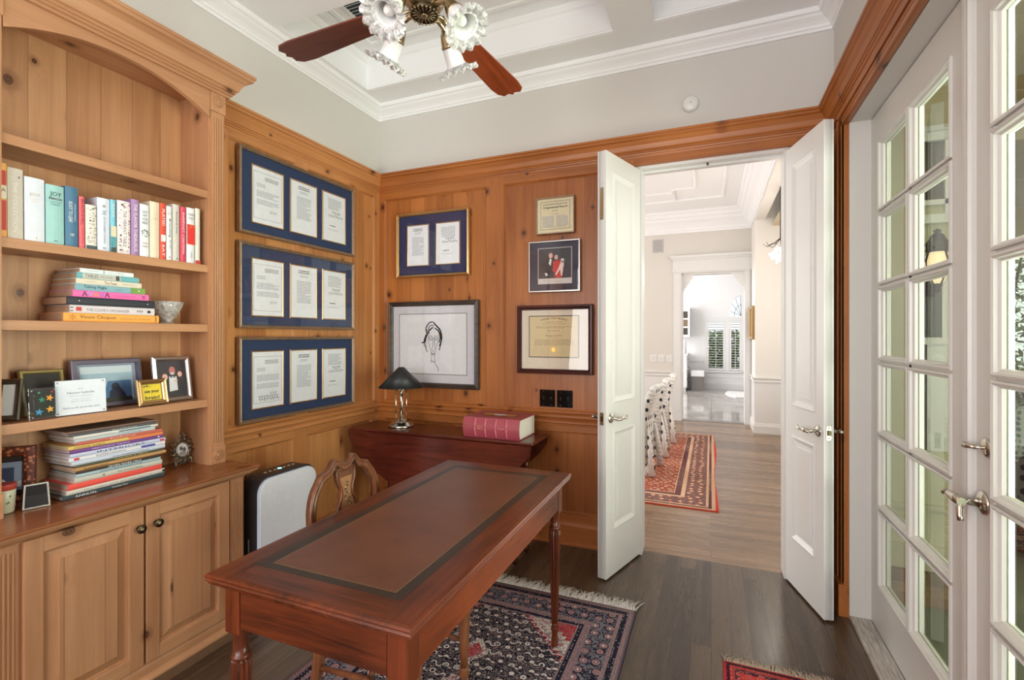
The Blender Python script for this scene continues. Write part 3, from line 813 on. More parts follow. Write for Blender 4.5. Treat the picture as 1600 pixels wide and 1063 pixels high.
SP = [
 ((236, 170, 92), 'red spined book with orange borders, first on the upper shelf', D(('r', (196, 66, 66), .12, .82, .55, .9), ('r', (196, 66, 66), .12, .82, .1, .5), ('r', (228, 220, 200), .1, .9, .52, .7), ('t', BK, 'A', .5, .64, .5, .05, 0))),
 ((208, 200, 188), 'tall pale grey book between the red book and the white JOY book', D(('t', (120, 116, 112), '1', .7, .88, .1, .03, 0), ('t', (232, 228, 222), 'THE COLLECTION', .45, .45, .7, .3, -90))),
 ((226, 232, 244), 'thick white book with faint gold JOY title', D(('t', (206, 178, 130), 'JOY', .5, .73, .55, .06, 0), ('r', (214, 190, 160), .3, .75, .665, .67), ('t', (214, 190, 160), 'cookbook', .5, .63, .4, .02, 0), ('t', (206, 178, 130), 'I', .55, .06, .05, .03, 0))),
 ((158, 204, 202), 'thick aqua book titled JOY in black', D(('t', (20, 40, 44), 'JOY', .52, .84, .62, .09, 0), ('r', (20, 50, 54), .15, .85, .755, .785), ('t', WH, 'OF COOKING', .5, .77, .6, .018, 0), ('t', (60, 110, 112), 'IN FRESH THINGS', .5, .71, .6, .02, 0), ('t', (60, 110, 112), 'ROMBAUER', .5, .67, .5, .02, 0), ('t', (40, 80, 90), '^', .5, .06, .25, .02, 0))),
 ((74, 118, 150), 'blue book titled ROOT TO LEAF', D(('t', WH, 'ROOT TO LEAF', .38, .58, .34, .3, -90), ('t', (210, 224, 236), 'STEVEN SATTERFIELD', .72, .58, .3, .12, -90), ('t', WH, 'HW', .5, .2, .3, .05, 0))),
 ((240, 108, 116), 'slim coral pink book titled BRUNCH IS HELL', D(('t', (120, 20, 40), 'BRUNCH IS HELL', .5, .7, .5, .5, -90), ('t', (200, 60, 70), 'SAVE THE WORLD', .5, .25, .3, .25, -90))),
 ((232, 226, 216), 'short white book with black and grey food sketches', D(('p', (70, 66, 60), 26, 3, .62, .95), ('p', (96, 84, 78), 34, 4, .12, .5), ('t', (120, 120, 120), 'KITCHEN', .5, .57, .6, .03, 0), ('r', (70, 84, 92), .02, .98, 0, .09))),
 ((222, 228, 242), 'pale blue-white book with a small red emblem and vertical title', D(('t', (120, 40, 50), '@', .5, .85, .3, .05, 0), ('t', (90, 100, 130), 'THE', .5, .73, .09, .3, -90), ('t', (90, 100, 130), 'JOY OF MODERN COOKING', .5, .4, .5, .18, -90), ('t', (60, 70, 90), 'HO', .5, .06, .3, .03, 0))),
 ((128, 196, 216), 'slim sky blue book with white title beside the pattern-edged book', D(('t', WH, 'SEASIDE', .5, .8, .25, .4, -90), ('r', (220, 210, 180), .0, 1, .3, .5), ('r', (90, 160, 170), 0, 1, .12, .3), ('r', (70, 80, 80), 0, 1, 0, .1), ('p', (60, 90, 90), 12, 9, .02, .3))),
 ((240, 232, 232), 'maroon and white speckled book with a pale title strip', D(('p', (124, 50, 76), 150, 5, .0, .97), ('r', (236, 230, 232), .3, .78, .1, .85), ('t', (120, 80, 100), 'THE VIBRANT TABLE', .54, .48, .68, .26, -90))),
 ((168, 128, 180), 'mauve purple book with a white vertical title', D(('t', WH, 'THE FLAVOR THESAURUS', .5, .5, .85, .42, -90), ('p', (190, 156, 200), 20, 11, .05, .3))),
 ((236, 238, 242), 'white book titled SALT FAT ACID HEAT', D(('t', (90, 96, 104), 'SALT', .5, .86, .6, .05, 0), ('t', (90, 96, 104), 'FAT', .5, .79, .5, .045, 0), ('t', (90, 96, 104), 'ACID', .5, .72, .6, .045, 0), ('t', (90, 96, 104), 'HEAT', .5, .65, .7, .05, 0), ('p', (70, 76, 80), 26, 6, .38, .52), ('t', (150, 110, 100), 'SAMIN', .5, .26, .6, .03, 0), ('t', (150, 110, 100), 'NOSRAT', .5, .2, .7, .03, 0))),
 ((226, 212, 190), 'beige linen book with faint pink lines', D(('r', (216, 186, 164), .3, .9, .78, .785), ('r', (216, 186, 164), .3, .9, .6, .605), ('t', (222, 180, 160), 'HOME', .55, .7, .5, .03, 0))),
 ((226, 78, 54), 'orange-red book with white lettering', D(('t', WH, 'PLATED', .55, .75, .3, .45, -90), ('r', WH, .1, .9, .32, .44), ('p', BK, 8, 7, .32, .42), ('t', WH, 'EAT', .5, .16, .2, .4, -90))),
 ((238, 238, 236), 'slim white book with a plum emblem and black title', D(('p', (120, 40, 80), 10, 8, .82, .92), ('t', (50, 60, 60), 'Brunching', .5, .6, .34, .45, -90), ('t', (90, 120, 110), 'for two', .6, .3, .16, .3, -90), ('r', (120, 40, 80), .4, .6, .05, .07))),
 ((206, 200, 192), 'light grey book with handwritten vertical title', D(('t', (120, 116, 110), 'Recipes & notes', .5, .68, .38, .35, -90), ('r', (90, 88, 84), .5, .75, .04, .055))),
 ((216, 70, 96), 'crimson pink book with a white vertical title', D(('t', (250, 220, 226), 'BAREFOOT CONTESSA', .5, .52, .75, .35, -90))),
 ((232, 232, 234), 'white book with a red tomato picture on its spine', D(('t', (110, 116, 124), 'ITALIAN', .5, .88, .75, .04, 0), ('t', (110, 116, 124), 'FOOD', .5, .81, .6, .04, 0), ('r', (222, 52, 44), .02, .98, .34, .7), ('p', (210, 160, 40), 8, 2, .62, .69), ('t', (160, 160, 160), 'JAMIE', .5, .15, .1, .3, -90))),
 ((222, 216, 206), 'plain ivory book at the end of the row with a red foot', D(('r', (190, 60, 56), 0, 1, 0, .07))),
]
rg = random.Random(4)
for i, ((y0, y1, hh), (col, lb, dr)) in enumerate(zip(YS, SP)):
    standing_book(y0, y1, hh, .13 + .03 * rg.random(), flat(col, .5), lb, dr, lean=-.006 if i < 9 else -.0)

def lying_book(cx_front, y0, y1, z0, z1, depth, color, name, cat, label, group, text=None, pagecol=None, rot=0.0, stapled=False):
    w = y1 - y0; h = z1 - z0
    t = thing(name, label, cat, (cx_front - depth / 2, (y0 + y1) / 2, z0), rot, group)
    M = WM(t) @ T(depth / 2, -w / 2, 0) @ Matrix(((0, 0, 1, 0), (1, 0, 0, 0), (0, 1, 0, 0), (0, 0, 0, 1)))
    c = MB(M); c.mat(color); k = min(.0022, h * .2)
    prof = [(-depth, 0), (0, 0), (.002, h * .25), (.0025, h * .5), (.002, h * .75), (0, h), (-depth, h), (-depth, h - k), (-.004, h - k), (-.004, k), (-depth, k)]
    a = [c.v((0, v, ww)) for ww, v in prof]; b = [c.v((w, v, ww)) for ww, v in prof]
    c.f(a); c.f(b[::-1])
    for i in range(len(prof)): c.f([a[i], a[(i + 1) % len(prof)], b[(i + 1) % len(prof)], b[i]])
    c.build('cover', None, t)
    MB(M).box(.002, w - .002, k, h - k, -depth + .004, -.0045).build('pages', pagecol or pageold, t)
    if text:
        d = MB(M)
        zz = .0029
        for it in text:
            zz += .0002
            d.mat(flat(it[1], .6))
            if it[0] == 'r': d.rect(w * it[2], w * it[3], h * it[4], h * it[5], zz)
            else: put_text(d, it[2], w * it[3], h * it[4], w * it[5], h * it[6], zz)
        d.build('lettering', None, t)
    return t
GR = 'books lying in a stack on the middle shelf'
z = 1.4256
ST = [
 (-2.275, 1.047, 1.390, .034, (240, 168, 78), 'orange book titled Veuve Clicquot, bottom of the shelf stack', [('t', (70, 50, 40), 'Veuve Clicquot', .33, .52, .36, .5), ('t', (150, 110, 60), 'THE HOUSE OF CHAMPAGNE', .72, .45, .34, .14), ('t', (190, 120, 50), '*', .08, .5, .06, .7), ('r', (120, 100, 90), .955, .962, .05, .95)]),
 (-2.272, 1.066, 1.370, .031, (222, 212, 216), 'pale book titled THE COOK\'S ORGANIZER above the orange book', [('t', (120, 112, 120), "THE COOK'S ORGANIZER", .42, .45, .5, .36), ('r', (200, 70, 60), .06, .12, .25, .75), ('r', BK, 0, .03, .2, .3), ('r', BK, 0, .03, .6, .7), ('t', BK, '+++', .8, .5, .08, .4), ('r', BK, .9, .94, .3, .65)]),
 (-2.268, 1.055, 1.368, .032, (44, 46, 56), 'charcoal black book with no title in the shelf stack', [('r', WH, .115, .125, .45, .58), ('r', WH, .9, .91, .45, .58)]),
 (-2.27, 1.074, 1.345, .026, (244, 112, 178), 'bright pink book with coloured letters in the shelf stack', [('t', (60, 40, 90), 'A', .14, .5, .07, .8), ('t', (150, 170, 230), 'V', .21, .5, .07, .8), ('t', (240, 150, 70), 'A', .28, .5, .07, .8), ('t', (150, 120, 220), 'V', .35, .5, .07, .8), ('t', (90, 30, 90), 'A', .42, .5, .07, .8), ('t', (190, 50, 110), 'RECIPES AND STORIES FROM HOME', .65, .45, .3, .15), ('t', BK, 'O', .92, .5, .04, .5)]),
 (-2.273, 1.082, 1.331, .025, (134, 176, 188), 'blue-grey book titled Taking Flight with a green end', [('r', (120, 158, 76), .78, 1, 0, 1), ('t', (20, 50, 60), 'Taking Flight', .27, .55, .32, .55), ('t', (90, 130, 140), 'Caroline', .6, .5, .1, .25), ('r', WH, .89, .91, .4, .65)]),
 (-2.273, 1.086, 1.318, .022, (226, 216, 196), 'cream book with a sketchy title in the shelf stack', [('t', (120, 110, 100), 'The Feast', .5, .5, .2, .6), ('t', (170, 160, 140), 'COOKERY', .2, .5, .2, .2), ('t', (150, 140, 120), 'Nigel Slater', .8, .5, .25, .25)]),
 (-2.275, 1.089, 1.309, .023, (112, 178, 184), 'teal book with a photograph strip on its spine', [('r', (196, 196, 188), .08, .68, .05, .95), ('t', (80, 80, 80), 'TABLES', .22, .5, .2, .6), ('t', (110, 110, 100), 'AND LETTERS', .45, .5, .2, .3), ('r', (70, 70, 66), .6, .66, .1, .9)]),
 (-2.277, 1.101, 1.289, .018, (232, 238, 240), 'white book with a dark oval emblem, topmost of the shelf stack', [('t', (40, 80, 80), 'O', .42, .5, .04, .7), ('t', (180, 190, 200), 'SUMMER', .2, .5, .25, .3), ('t', (180, 190, 200), 'KITCHENS', .65, .5, .3, .3)]),
]
for i, (xf, y0, y1, h, col, lb, tx) in enumerate(ST):
    lying_book(xf, y0, y1, z, z + h - .0006, .17, flat(col, .45), 'book', 'book', lb, GR, tx, flat((186, 150, 122), .85))
    z += h
GR = 'magazines and books stacked on the cabinet'
z = CT + .0006
MG = [
 (.016, 1.040, 1.402, (58, 70, 76), 'dark grey-green magazine with white masthead, lowest of the counter stack', [('t', WH, 'ANNUAL', .2, .5, .2, .5), ('t', WH, 'Country Tour', .52, .5, .16, .5)]),
 (.016, 1.050, 1.404, (216, 214, 204), 'off-white magazine second from the bottom of the counter stack', [('t', (120, 120, 110), 'the table and garden annual', .5, .5, .7, .3), ('r', BK, .97, 1, .2, .8)]),
 (.021, 1.055, 1.392, (238, 92, 82), 'coral red hardback in the counter stack', []),
 (.018, 1.075, 1.392, (206, 206, 194), 'ivory magazine with green title just above the coral hardback', [('t', (70, 96, 70), 'The Country Home', .6, .5, .3, .5), ('t', BK, 'v', .3, .5, .03, .5)]),
 (.013, 1.078, 1.386, (178, 204, 214), 'light blue magazine in the counter stack', [('t', (90, 110, 120), 'SOUTHERN LIFESTYLE', .5, .5, .5, .5)]),
 (.010, 1.080, 1.380, (66, 54, 46), 'dark brown magazine titled SEVEN RIVER MILE', [('t', WH, 'SEVEN RIVER MILE', .55, .5, .4, .7)]),
 (.013, 1.074, 1.408, (196, 152, 100), 'tan magazine in the middle of the counter stack', [('t', (90, 60, 40), 'American Road', .2, .5, .25, .5)]),
 (.010, 1.08, 1.396, (92, 98, 84), 'olive magazine under the silvery blue one', [('t', (220, 200, 120), 'GARDEN & FIELD', .6, .5, .4, .5)]),
 (.014, 1.062, 1.402, (206, 216, 232), 'silvery blue magazine with a black title', [('t', (60, 64, 90), 'SOUTHERN LIVING', .6, .5, .4, .4)]),
 (.014, 1.060, 1.405, (232, 232, 236), 'white magazine with a red and blue emblem near one end', [('r', (206, 60, 70), .04, .09, .2, .8), ('r', (70, 80, 170), .72, .88, .2, .8), ('t', (90, 96, 110), 'ENTERTAINING', .4, .5, .3, .4)]),
 (.014, 1.060, 1.405, (200, 208, 232), 'lavender white magazine with a dark blue title', [('t', (50, 56, 110), 'INTERIORS', .5, .5, .5, .5), ('r', (210, 70, 80), .93, .98, .2, .8)]),
 (.013, 1.058, 1.398, (122, 78, 146), 'purple magazine with a white dot in the counter stack', [('t', (220, 200, 230), 'VERANDA VIEWS', .4, .5, .4, .4), ('r', WH, .93, .95, .3, .7)]),
 (.013, 1.056, 1.396, (226, 196, 110), 'yellow magazine with an orange end', [('r', (228, 130, 80), .6, 1, 0, 1), ('t', (90, 60, 30), 'FESTIVE TABLE', .2, .5, .3, .4)]),
 (.011, 1.085, 1.392, (204, 106, 92), 'brick pink magazine above the yellow one', [('t', (240, 210, 200), 'baking', .5, .5, .3, .5)]),
 (.013, 1.075, 1.365, (204, 212, 214), 'pale grey magazine with a blue title in the counter stack', [('t', (70, 130, 170), 'Coastal Living', .65, .5, .3, .5)]),
 (.011, 1.068, 1.372, (226, 226, 220), 'white magazine next to the top of the counter stack', [('r', (96, 130, 150), .5, .9, .2, .7)]),
 (.009, 1.058, 1.368, (92, 92, 96), 'charcoal magazine close to the top of the counter stack', [('t', (200, 200, 190), 'archive', .6, .5, .3, .5)]),
 (.008, 1.052, 1.372, (128, 104, 92), 'brown covered magazine lying on top of the counter stack', []),
]
rg = random.Random(9)
for i, (h, y0, y1, col, lb, tx) in enumerate(MG):
    h *= 1.09
    lying_book(-2.252 - rg.random() * .008, y0, y1, z, z + h - .0006, .185 - rg.random() * .015, flat(col, .35), 'magazine' if i not in (2,) else 'book', 'magazine' if i != 2 else 'book', lb, GR, tx, flat((188, 172, 156), .8), rg.uniform(-1.2, 1.2))
    z += h

# ------------------------------------------------------------------ crystal bowl
t = thing('crystal_bowl', 'small fluted crystal bowl beside the stacked books on the middle shelf', 'bowl', (-2.365, 1.482, 1.4256))
k = MB(T(-2.365, 1.482, 1.4256)); k.lathe([(.026, 0), (.028, .006), (.02, .014), (.03, .028), (.048, .052), (.06, .08), (.066, .104), (.062, .104), (.054, .078), (.04, .05), (.02, .03), (.0001, .024)], (0, 0, 0), 36, flute=1, depth=.07); k.build('bowl', P['crystal'], t)
# ------------------------------------------------------------------ pictures
def ell(mb, cx, cy, rx, ry, z, n=16, a0=0, a1=360):
    mb.f([mb.v((cx + rx * math.cos(math.radians(a0 + (a1 - a0) * i / n)), cy + ry * math.sin(math.radians(a0 + (a1 - a0) * i / n)), z)) for i in range(n if a1 - a0 == 360 else n + 1)])
def poly(mb, pts, z): mb.f([mb.v((p[0], p[1], z)) for p in pts])
def frame_sweep(mb, u0, u1, v0, v1, prof):
    """profile (in from the outer edge, height off the back)"""
    mb.sweep(prof, [(u0, v0), (u0, v1), (u1, v1), (u1, v0)], closed=True)
INK = flat((60, 62, 70), .8); INKG = flat((146, 150, 160), .8); PEN = flat((40, 42, 54), .8)
PAPER = flat((240, 241, 245), .7); IVORY = flat((232, 222, 188), .7)
def document(M, parent, u0, u1, v0, v1, w, style, seed, paper=PAPER):
    rr = random.Random(seed)
    mb = MB(M); mb.mat(P['gold']); frame_sweep(mb, u0, u1, v0, v1, [(0, w), (.002, w + .0035), (.006, w + .0035), (.009, w)])
    mb.mat(paper).rect(u0 + .003, u1 - .003, v0 + .003, v1 - .003, w + .0006)
    W, H = u1 - u0, v1 - v0; z = w + .0012
    if style == 'letter':
        mb.mat(INKG); b = .012
        frame_sweep(mb, u0 + .016, u1 - .016, v0 + .034, v1 - .034, [(0, z - .0002), (0, z), (.0016, z), (.0016, z - .0002)])
        mb.mat(INK); lines(mb, u0 + W * .4, u1 - W * .18, v1 - H * .17, 3, .008, .003, z, 0, rr)
        mb.mat(INKG); lines(mb, u0 + W * .16, u0 + W * .42, v1 - H * .3, 3, .0075, .0026, z, 0, rr)
        lines(mb, u0 + W * .16, u1 - W * .16, v1 - H * .42, 5, .0075, .0028, z, .3, rr); lines(mb, u0 + W * .16, u1 - W * .16, v1 - H * .57, 4, .0075, .0028, z, .3, rr)
        mb.mat(PEN); scribble(mb, u0 + W * .55, u0 + W * .78, v0 + H * .25, .02, z, .0014, 3)
        if seed % 3 == 0:
            scribble(mb, u0 + W * .2, u0 + W * .82, v0 + H * .2, .018, z, .002, 8); scribble(mb, u0 + W * .22, u0 + W * .85, v0 + H * .155, .016, z, .002, 9)
    elif style == 'bill':
        mb.mat(INK); lines(mb, u0 + W * .3, u1 - W * .3, v1 - H * .1, 2, .012, .0055, z, 0, rr)
        mb.mat(INKG); lines(mb, u0 + W * .36, u1 - W * .36, v1 - H * .19, 2, .009, .003, z, 0, rr)
        lines(mb, u0 + W * .24, u1 - W * .24, v1 - H * .3, 16, .0088, .0032, z, .4, rr)
    elif style == 'signed':
        mb.mat(INKG); lines(mb, u0 + W * .24, u1 - W * .2, v1 - H * .12, 9, .0085, .003, z, .3, rr)
        mb.mat(PEN); scribble(mb, u0 + W * .4, u0 + W * .75, v0 + H * .6, .026, z, .002, 4); scribble(mb, u0 + W * .26, u0 + W * .88, v0 + H * .53, .016, z, .0018, 9)
        mb.mat(INK); lines(mb, u0 + W * .3, u0 + W * .55, v0 + H * .34, 1, .01, .005, z, 0, rr)
        mb.mat(INKG); scribble(mb, u0 + W * .22, u0 + W * .7, v0 + H * .25, .012, z, .0012, 7)
    return mb.build('document', None, parent)
def pic(name, label, M, u0, u1, v0, v1, prof, framemat, matcol, wall_w=.0287, group=None, glass=True, d=.012):
    c = M @ Vector(((u0 + u1) / 2, v0, wall_w))
    t = thing(name, label, 'picture frame', c, 0, group)
    k = MB(M); k.mat(framemat); frame_sweep(k, u0, u1, v0, v1, [(0, wall_w)] + [(a, wall_w + b) for a, b in prof] + [(prof[-1][0], wall_w)]); k.build('frame', None, t)
    k = MB(M); k.box(u0 + .004, u1 - .004, v0 + .004, v1 - .004, wall_w + .001, wall_w + d - .003); k.build('mat_board', matcol, t)
    if glass:
        e = prof[-1][0]
        k = MB(M); k.rect(u0 + e - .001, u1 - e + .001, v0 + e - .001, v1 - e + .001, wall_w + d + .004); k.build('glass', P['pictureglass'], t)
    return t, wall_w + d - .003
navy = flat((44, 60, 94), .75); navy2 = flat((42, 46, 84), .75)
FP = [(.0, .024), (.003, .027), (.007, .026), (.009, .021), (.015, .023), (.018, .018), (.019, .012)]
fm = G('bronze_gold_frame'); fn = fm.noise(fm.obj(), 30, 2); P['bronze'] = fm.bsdf(fm.mix(fn, srgb(172, 146, 120), srgb(128, 100, 76)), .35, .45)
for i, (v0, v1, lb) in enumerate(((1.936, 2.413, 'navy matted frame of three documents, topmost of three on the left wall'), (1.412, 1.890, 'navy matted frame of three documents, middle of three on the left wall'), (.887, 1.364, 'navy matted frame of three documents, lowest of three beside the lamp'))):
    t, w = pic('document_frame', lb, onL(), 1.852, 2.765, v0, v1, FP, P['bronze'], navy, group='navy document frames on the left wall')
    for j, (a, b) in enumerate(((1.935, 2.158), (2.203, 2.423), (2.467, 2.688))):
        document(onL(), t, a, b, v0 + .066, v1 - .078, w + .0004, ('letter', 'bill', 'signed')[j], i * 3 + 3 + j * 4 if j else (3 if i == 2 else i + 1))
t, w = pic('document_frame', 'small navy matted frame of two documents above the caricature', onB(), -2.206, -1.590, 1.808, 2.285, FP, P['gold'], navy2)
document(onB(), t, -2.12, -1.925, 1.888, 2.20, w + .0004, 'bill', 21); document(onB(), t, -1.87, -1.665, 1.888, 2.20, w + .0004, 'signed', 22)
# caricature
CP = [(0, .02), (.003, .027), (.010, .030), (.016, .024), (.024, .027), (.032, .02), (.036, .014)]
t, w = pic('caricature_frame', 'black framed ink caricature of a long-nosed face, behind the lamp', onB(), -2.277, -1.515, .988, 1.626, CP, P['blackwood'], flat((206, 202, 208), .7))
k = MB(onB()); k.mat(flat((120, 110, 100), .6)); frame_sweep(k, -2.19, -1.61, 1.085, 1.535, [(0, w), (0, w + .001), (.005, w + .001), (.005, w)])
k.mat(flat((222, 220, 222), .7)).rect(-2.185, -1.615, 1.09, 1.53, w + .0006)
k.mat(flat((24, 24, 26), .7)); z = w + .0014
def L(pts, th=.004):
    f = lambda p: (-1.892 + p[0] * .0023, 1.322 - p[1] * .00205)
    # catmull smoothing
    q = [f(p) for p in pts]; out = []
    for i in range(len(q) - 1):
        p0, p1, p2, p3 = q[max(i - 1, 0)], q[i], q[i + 1], q[min(i + 2, len(q) - 1)]
        for s_ in range(5):
            tt = s_ / 5
            out.append(tuple(.5 * ((2 * p1[a]) + (-p0[a] + p2[a]) * tt + (2 * p0[a] - 5 * p1[a] + 4 * p2[a] - p3[a]) * tt ** 2 + (-p0[a] + 3 * p1[a] - 3 * p2[a] + p3[a]) * tt ** 3) for a in (0, 1)))
    out.append(q[-1]); ribbon(k, out, th, z)
for th, ps in ((.006, [(-20, -40), (-26, -50), (-18, -64)]), (.008, [(-26, -28), (-31, -14), (-34, 0)]), (.007, [(18, -46), (28, -28), (30, -8)]), (.006, [(2, -66), (14, -60), (24, -46)]), (.009, [(-22, -28), (-26, -50), (-14, -70), (2, -72), (12, -58)]), (.006, [(-14, -30), (-16, -52), (-6, -62), (2, -58)]), (.012, [(12, -60), (26, -44), (32, -20), (28, 2), (24, 14)]), (.008, [(6, -52), (20, -40), (26, -18), (22, 0)]),
               (.010, [(0, -54), (-16, -40), (-26, -16), (-32, -2), (-42, 2)]), (.006, [(-6, -50), (-22, -30), (-30, -4), (-34, 12)]), (.004, [(-26, -8), (-28, 8), (-22, 22)]), (.003, [(-16, -30), (-18, -6), (-12, 14), (-8, 30), (-2, 40)]), (.003, [(20, -28), (18, -4), (12, 16), (8, 34), (6, 44)]),
               (.003, [(-2, -16), (0, 6), (-4, 26), (0, 32), (6, 28)]), (.003, [(4, -16), (6, 10), (8, 24)]), (.0035, [(-16, -14), (-9, -24), (-2, -14), (-9, -7), (-16, -14)]), (.0035, [(3, -14), (9, -24), (16, -14), (9, -7), (3, -14)]), (.005, [(-12, -15), (-8, -13)]), (.005, [(7, -15), (11, -13)]),
               (.005, [(-8, 38), (0, 42), (8, 38)]), (.003, [(-6, 42), (0, 48), (6, 42)]), (.003, [(-7, 44), (-6, 58), (-8, 74)]), (.003, [(8, 44), (6, 56), (8, 68)]), (.004, [(6, 68), (10, 80), (18, 90), (20, 104)]), (.004, [(-6, 66), (2, 70), (6, 68)]), (.006, [(-30, 10), (-26, 26), (-20, 34)]), (.007, [(24, -30), (30, -6), (26, 18), (22, 28)])):
    L(ps, th)
k.mat(INKG); scribble(k, -2.13, -2.05, 1.12, .01, z, .0014, 5)
k.build('caricature', None, t)
# record plaque
GP = [(0, .016), (.002, .02), (.008, .02), (.010, .012)]
t, w = pic('plaque', 'small gold edged cream plaque of printed columns, topmost on the right panel', onB(), -1.088, -.822, 2.045, 2.29, GP, P['bronze'], flat((226, 214, 172), .6))
k = MB(onB()); z = w + .001
k.mat(flat((70, 70, 60), .7)); frame_sweep(k, -1.056, -.853, 2.077, 2.262, [(0, w), (0, z), (.002, z), (.002, w)])
k.mat(INK); put_text(k, 'Congressional Record', -.955, 2.222, .165, .02, z, bold=.02); put_text(k, 'SENATE', -.955, 2.2, .04, .008, z); lines(k, -1.04, -.87, 2.245, 1, .01, .004, z, 0)
k.mat(flat((150, 70, 60), .7)); put_text(k, 'HON. MEMBER', -.955, 2.178, .05, .006, z)
k.mat(INKG); lines(k, -1.045, -.962, 2.165, 9, .0085, .004, z, .2); lines(k, -.948, -.865, 2.165, 9, .0085, .004, z, .2)
k.build('record_page', None, t)
# photograph with navy mat
t, w = pic('photo_frame', 'silver framed navy matted photograph of three people, above the diploma', onB(), -1.140, -.783, 1.660, 2.003, [(0, .016), (.003, .02), (.010, .02), (.013, .012)], P['silver'], flat((44, 42, 62), .7))
k = MB(onB()); z = w + .001
k.mat(flat((214, 206, 200), .6)); k.rect(-1.075, -.84, 1.715, 1.955, w + .0005)
k.mat(flat((26, 24, 34), .5)); k.rect(-1.071, -.844, 1.752, 1.951, z)
k.mat(flat((20, 20, 24), .6)); poly(k, [(-1.06, 1.752), (-1.05, 1.84), (-1.0, 1.89), (-.975, 1.86), (-.965, 1.752)], z + .0005)
SK = flat((222, 176, 160), .6)
k.mat(flat((70, 50, 44), .6)); ell(k, -.983, 1.912, .018, .02, z + .001); ell(k, -.95, 1.895, .016, .019, z + .001)
k.mat(SK); ell(k, -.985, 1.902, .014, .018, z + .0015); ell(k, -.947, 1.89, .012, .016, z + .0015)
k.mat(flat((200, 40, 44), .6)); poly(k, [(-.972, 1.80), (-.968, 1.865), (-.93, 1.872), (-.895, 1.85), (-.90, 1.79), (-.91, 1.754), (-.955, 1.754), (-.958, 1.79)], z + .0012)
k.mat(flat((234, 214, 208), .6)); poly(k, [(-.955, 1.775), (-.93, 1.82), (-.915, 1.86), (-.9, 1.865), (-.893, 1.84), (-.9, 1.815), (-.905, 1.765), (-.915, 1.768), (-.92, 1.81), (-.945, 1.772)], z + .0018); ell(k, -.904, 1.868, .012, .013, z + .0018)
k.mat(flat((230, 228, 226), .6)); poly(k, [(-1.0, 1.85), (-.99, 1.885), (-.978, 1.875), (-.985, 1.835)], z + .0014); poly(k, [(-1.028, 1.785), (-1.015, 1.79), (-1.003, 1.775), (-1.015, 1.767)], z + .0016)
k.mat(INK); scribble(k, -1.04, -.97, 1.737, .006, z, .001, 5); scribble(k, -.96, -.91, 1.73, .006, z, .0012, 4)
k.build('photograph', None, t)
# diploma
t, w = pic('diploma_frame', 'maroon framed cream diploma with a gold seal, above the black switches', onB(), -1.222, -.700, 1.118, 1.574, [(0, .022), (.004, .03), (.014, .032), (.02, .026), (.026, .03), (.03, .02), (.032, .012)], P['maroon'], flat((226, 214, 192), .7))
k = MB(onB()); z = w + .0012
k.mat(flat((50, 64, 62), .6)); frame_sweep(k, -1.14, -.792, 1.225, 1.505, [(0, w), (0, w + .0012), (.006, w + .0012), (.006, w)])
k.mat(flat((216, 196, 146), .6)); k.rect(-1.135, -.797, 1.23, 1.50, w + .0006)
k.mat(INK)
for i, ch in enumerate('Government Company Institute'):
    if ch == ' ': continue
    a = (i - 13.5) / 13.5; put_text(k, ch, -.966 + a * .09, 1.486 - a * a * .012, .0055, .011, z, rot=-a * 12)
put_text(k, 'Academic Board of Studies', -.966, 1.462, .12, .007, z); put_text(k, 'To all persons to whom these presents come, Greeting', -.966, 1.449, .17, .006, z)
k.mat(flat((150, 134, 100), .7)); lines(k, -1.09, -.84, 1.432, 2, .008, .003, z, .2); lines(k, -1.1, -.83, 1.345, 5, .0085, .003, z, .2)
k.mat(INK); put_text(k, 'Has Conferred', -.966, 1.404, .08, .008, z); put_text(k, 'Bachelor of Studies', -.966, 1.372, .11, .009, z); put_text(k, 'With Honors', -.966, 1.36, .06, .006, z)
k.mat(flat((206, 168, 70), .4, .6)); ell(k, -.966, 1.278, .017, .019, z, 24); k.mat(flat((228, 200, 110), .4, .6)); ell(k, -.966, 1.278, .010, .012, z + .0004, 24)
k.mat(INKG)
for cx in (-1.095, -1.04, -.90, -.84):
    for q in range(4): scribble(k, cx - .018, cx + .018, 1.285 - q * .012, .004, z, .0007, 4)
k.build('diploma', None, t)

# ------------------------------------------------------------------ frames standing on the fourth shelf
def standing_frame(name, label, xb, yc, z, w, h, tilt, prof, fmat, backing, inner, rz=0.0, group='frames standing on the fourth shelf', depth=.012, cat='picture frame', glass=True, pname='photograph'):
    t = thing(name, label, cat, (xb, yc, z + .0003 * tilt), rz, group)
    M = WM(t) @ Matrix(((0, 0, 1, 0), (1, 0, 0, 0), (0, 1, 0, 0), (0, 0, 0, 1))) @ RX(-tilt)
    k = MB(M); k.mat(fmat); frame_sweep(k, -w / 2, w / 2, 0, h, [(0, 0)] + prof + [(prof[-1][0], 0)]); k.build('frame', None, t)
    k = MB(M); k.box(-w / 2 + .003, w / 2 - .003, .003, h - .003, -.002, .003); k.build('backing', backing, t)
    # easel strut behind
    k = MB(M); e = math.sin(math.radians(tilt)) * h * .7 / math.cos(math.radians(tilt))
    k.box(-.012, .012, .02, h * .7, -.006, -.002); k.build('easel_back', flat((40, 34, 32), .7), t)
    k = MB(M); inner(k, w, h, .0036); k.build(pname, None, t)
    if glass:
        q = prof[-1][0]; k = MB(M); k.rect(-w / 2 + q, w / 2 - q, q, h - q, .0075); k.build('glass', P['pictureglass'], t)
    return t
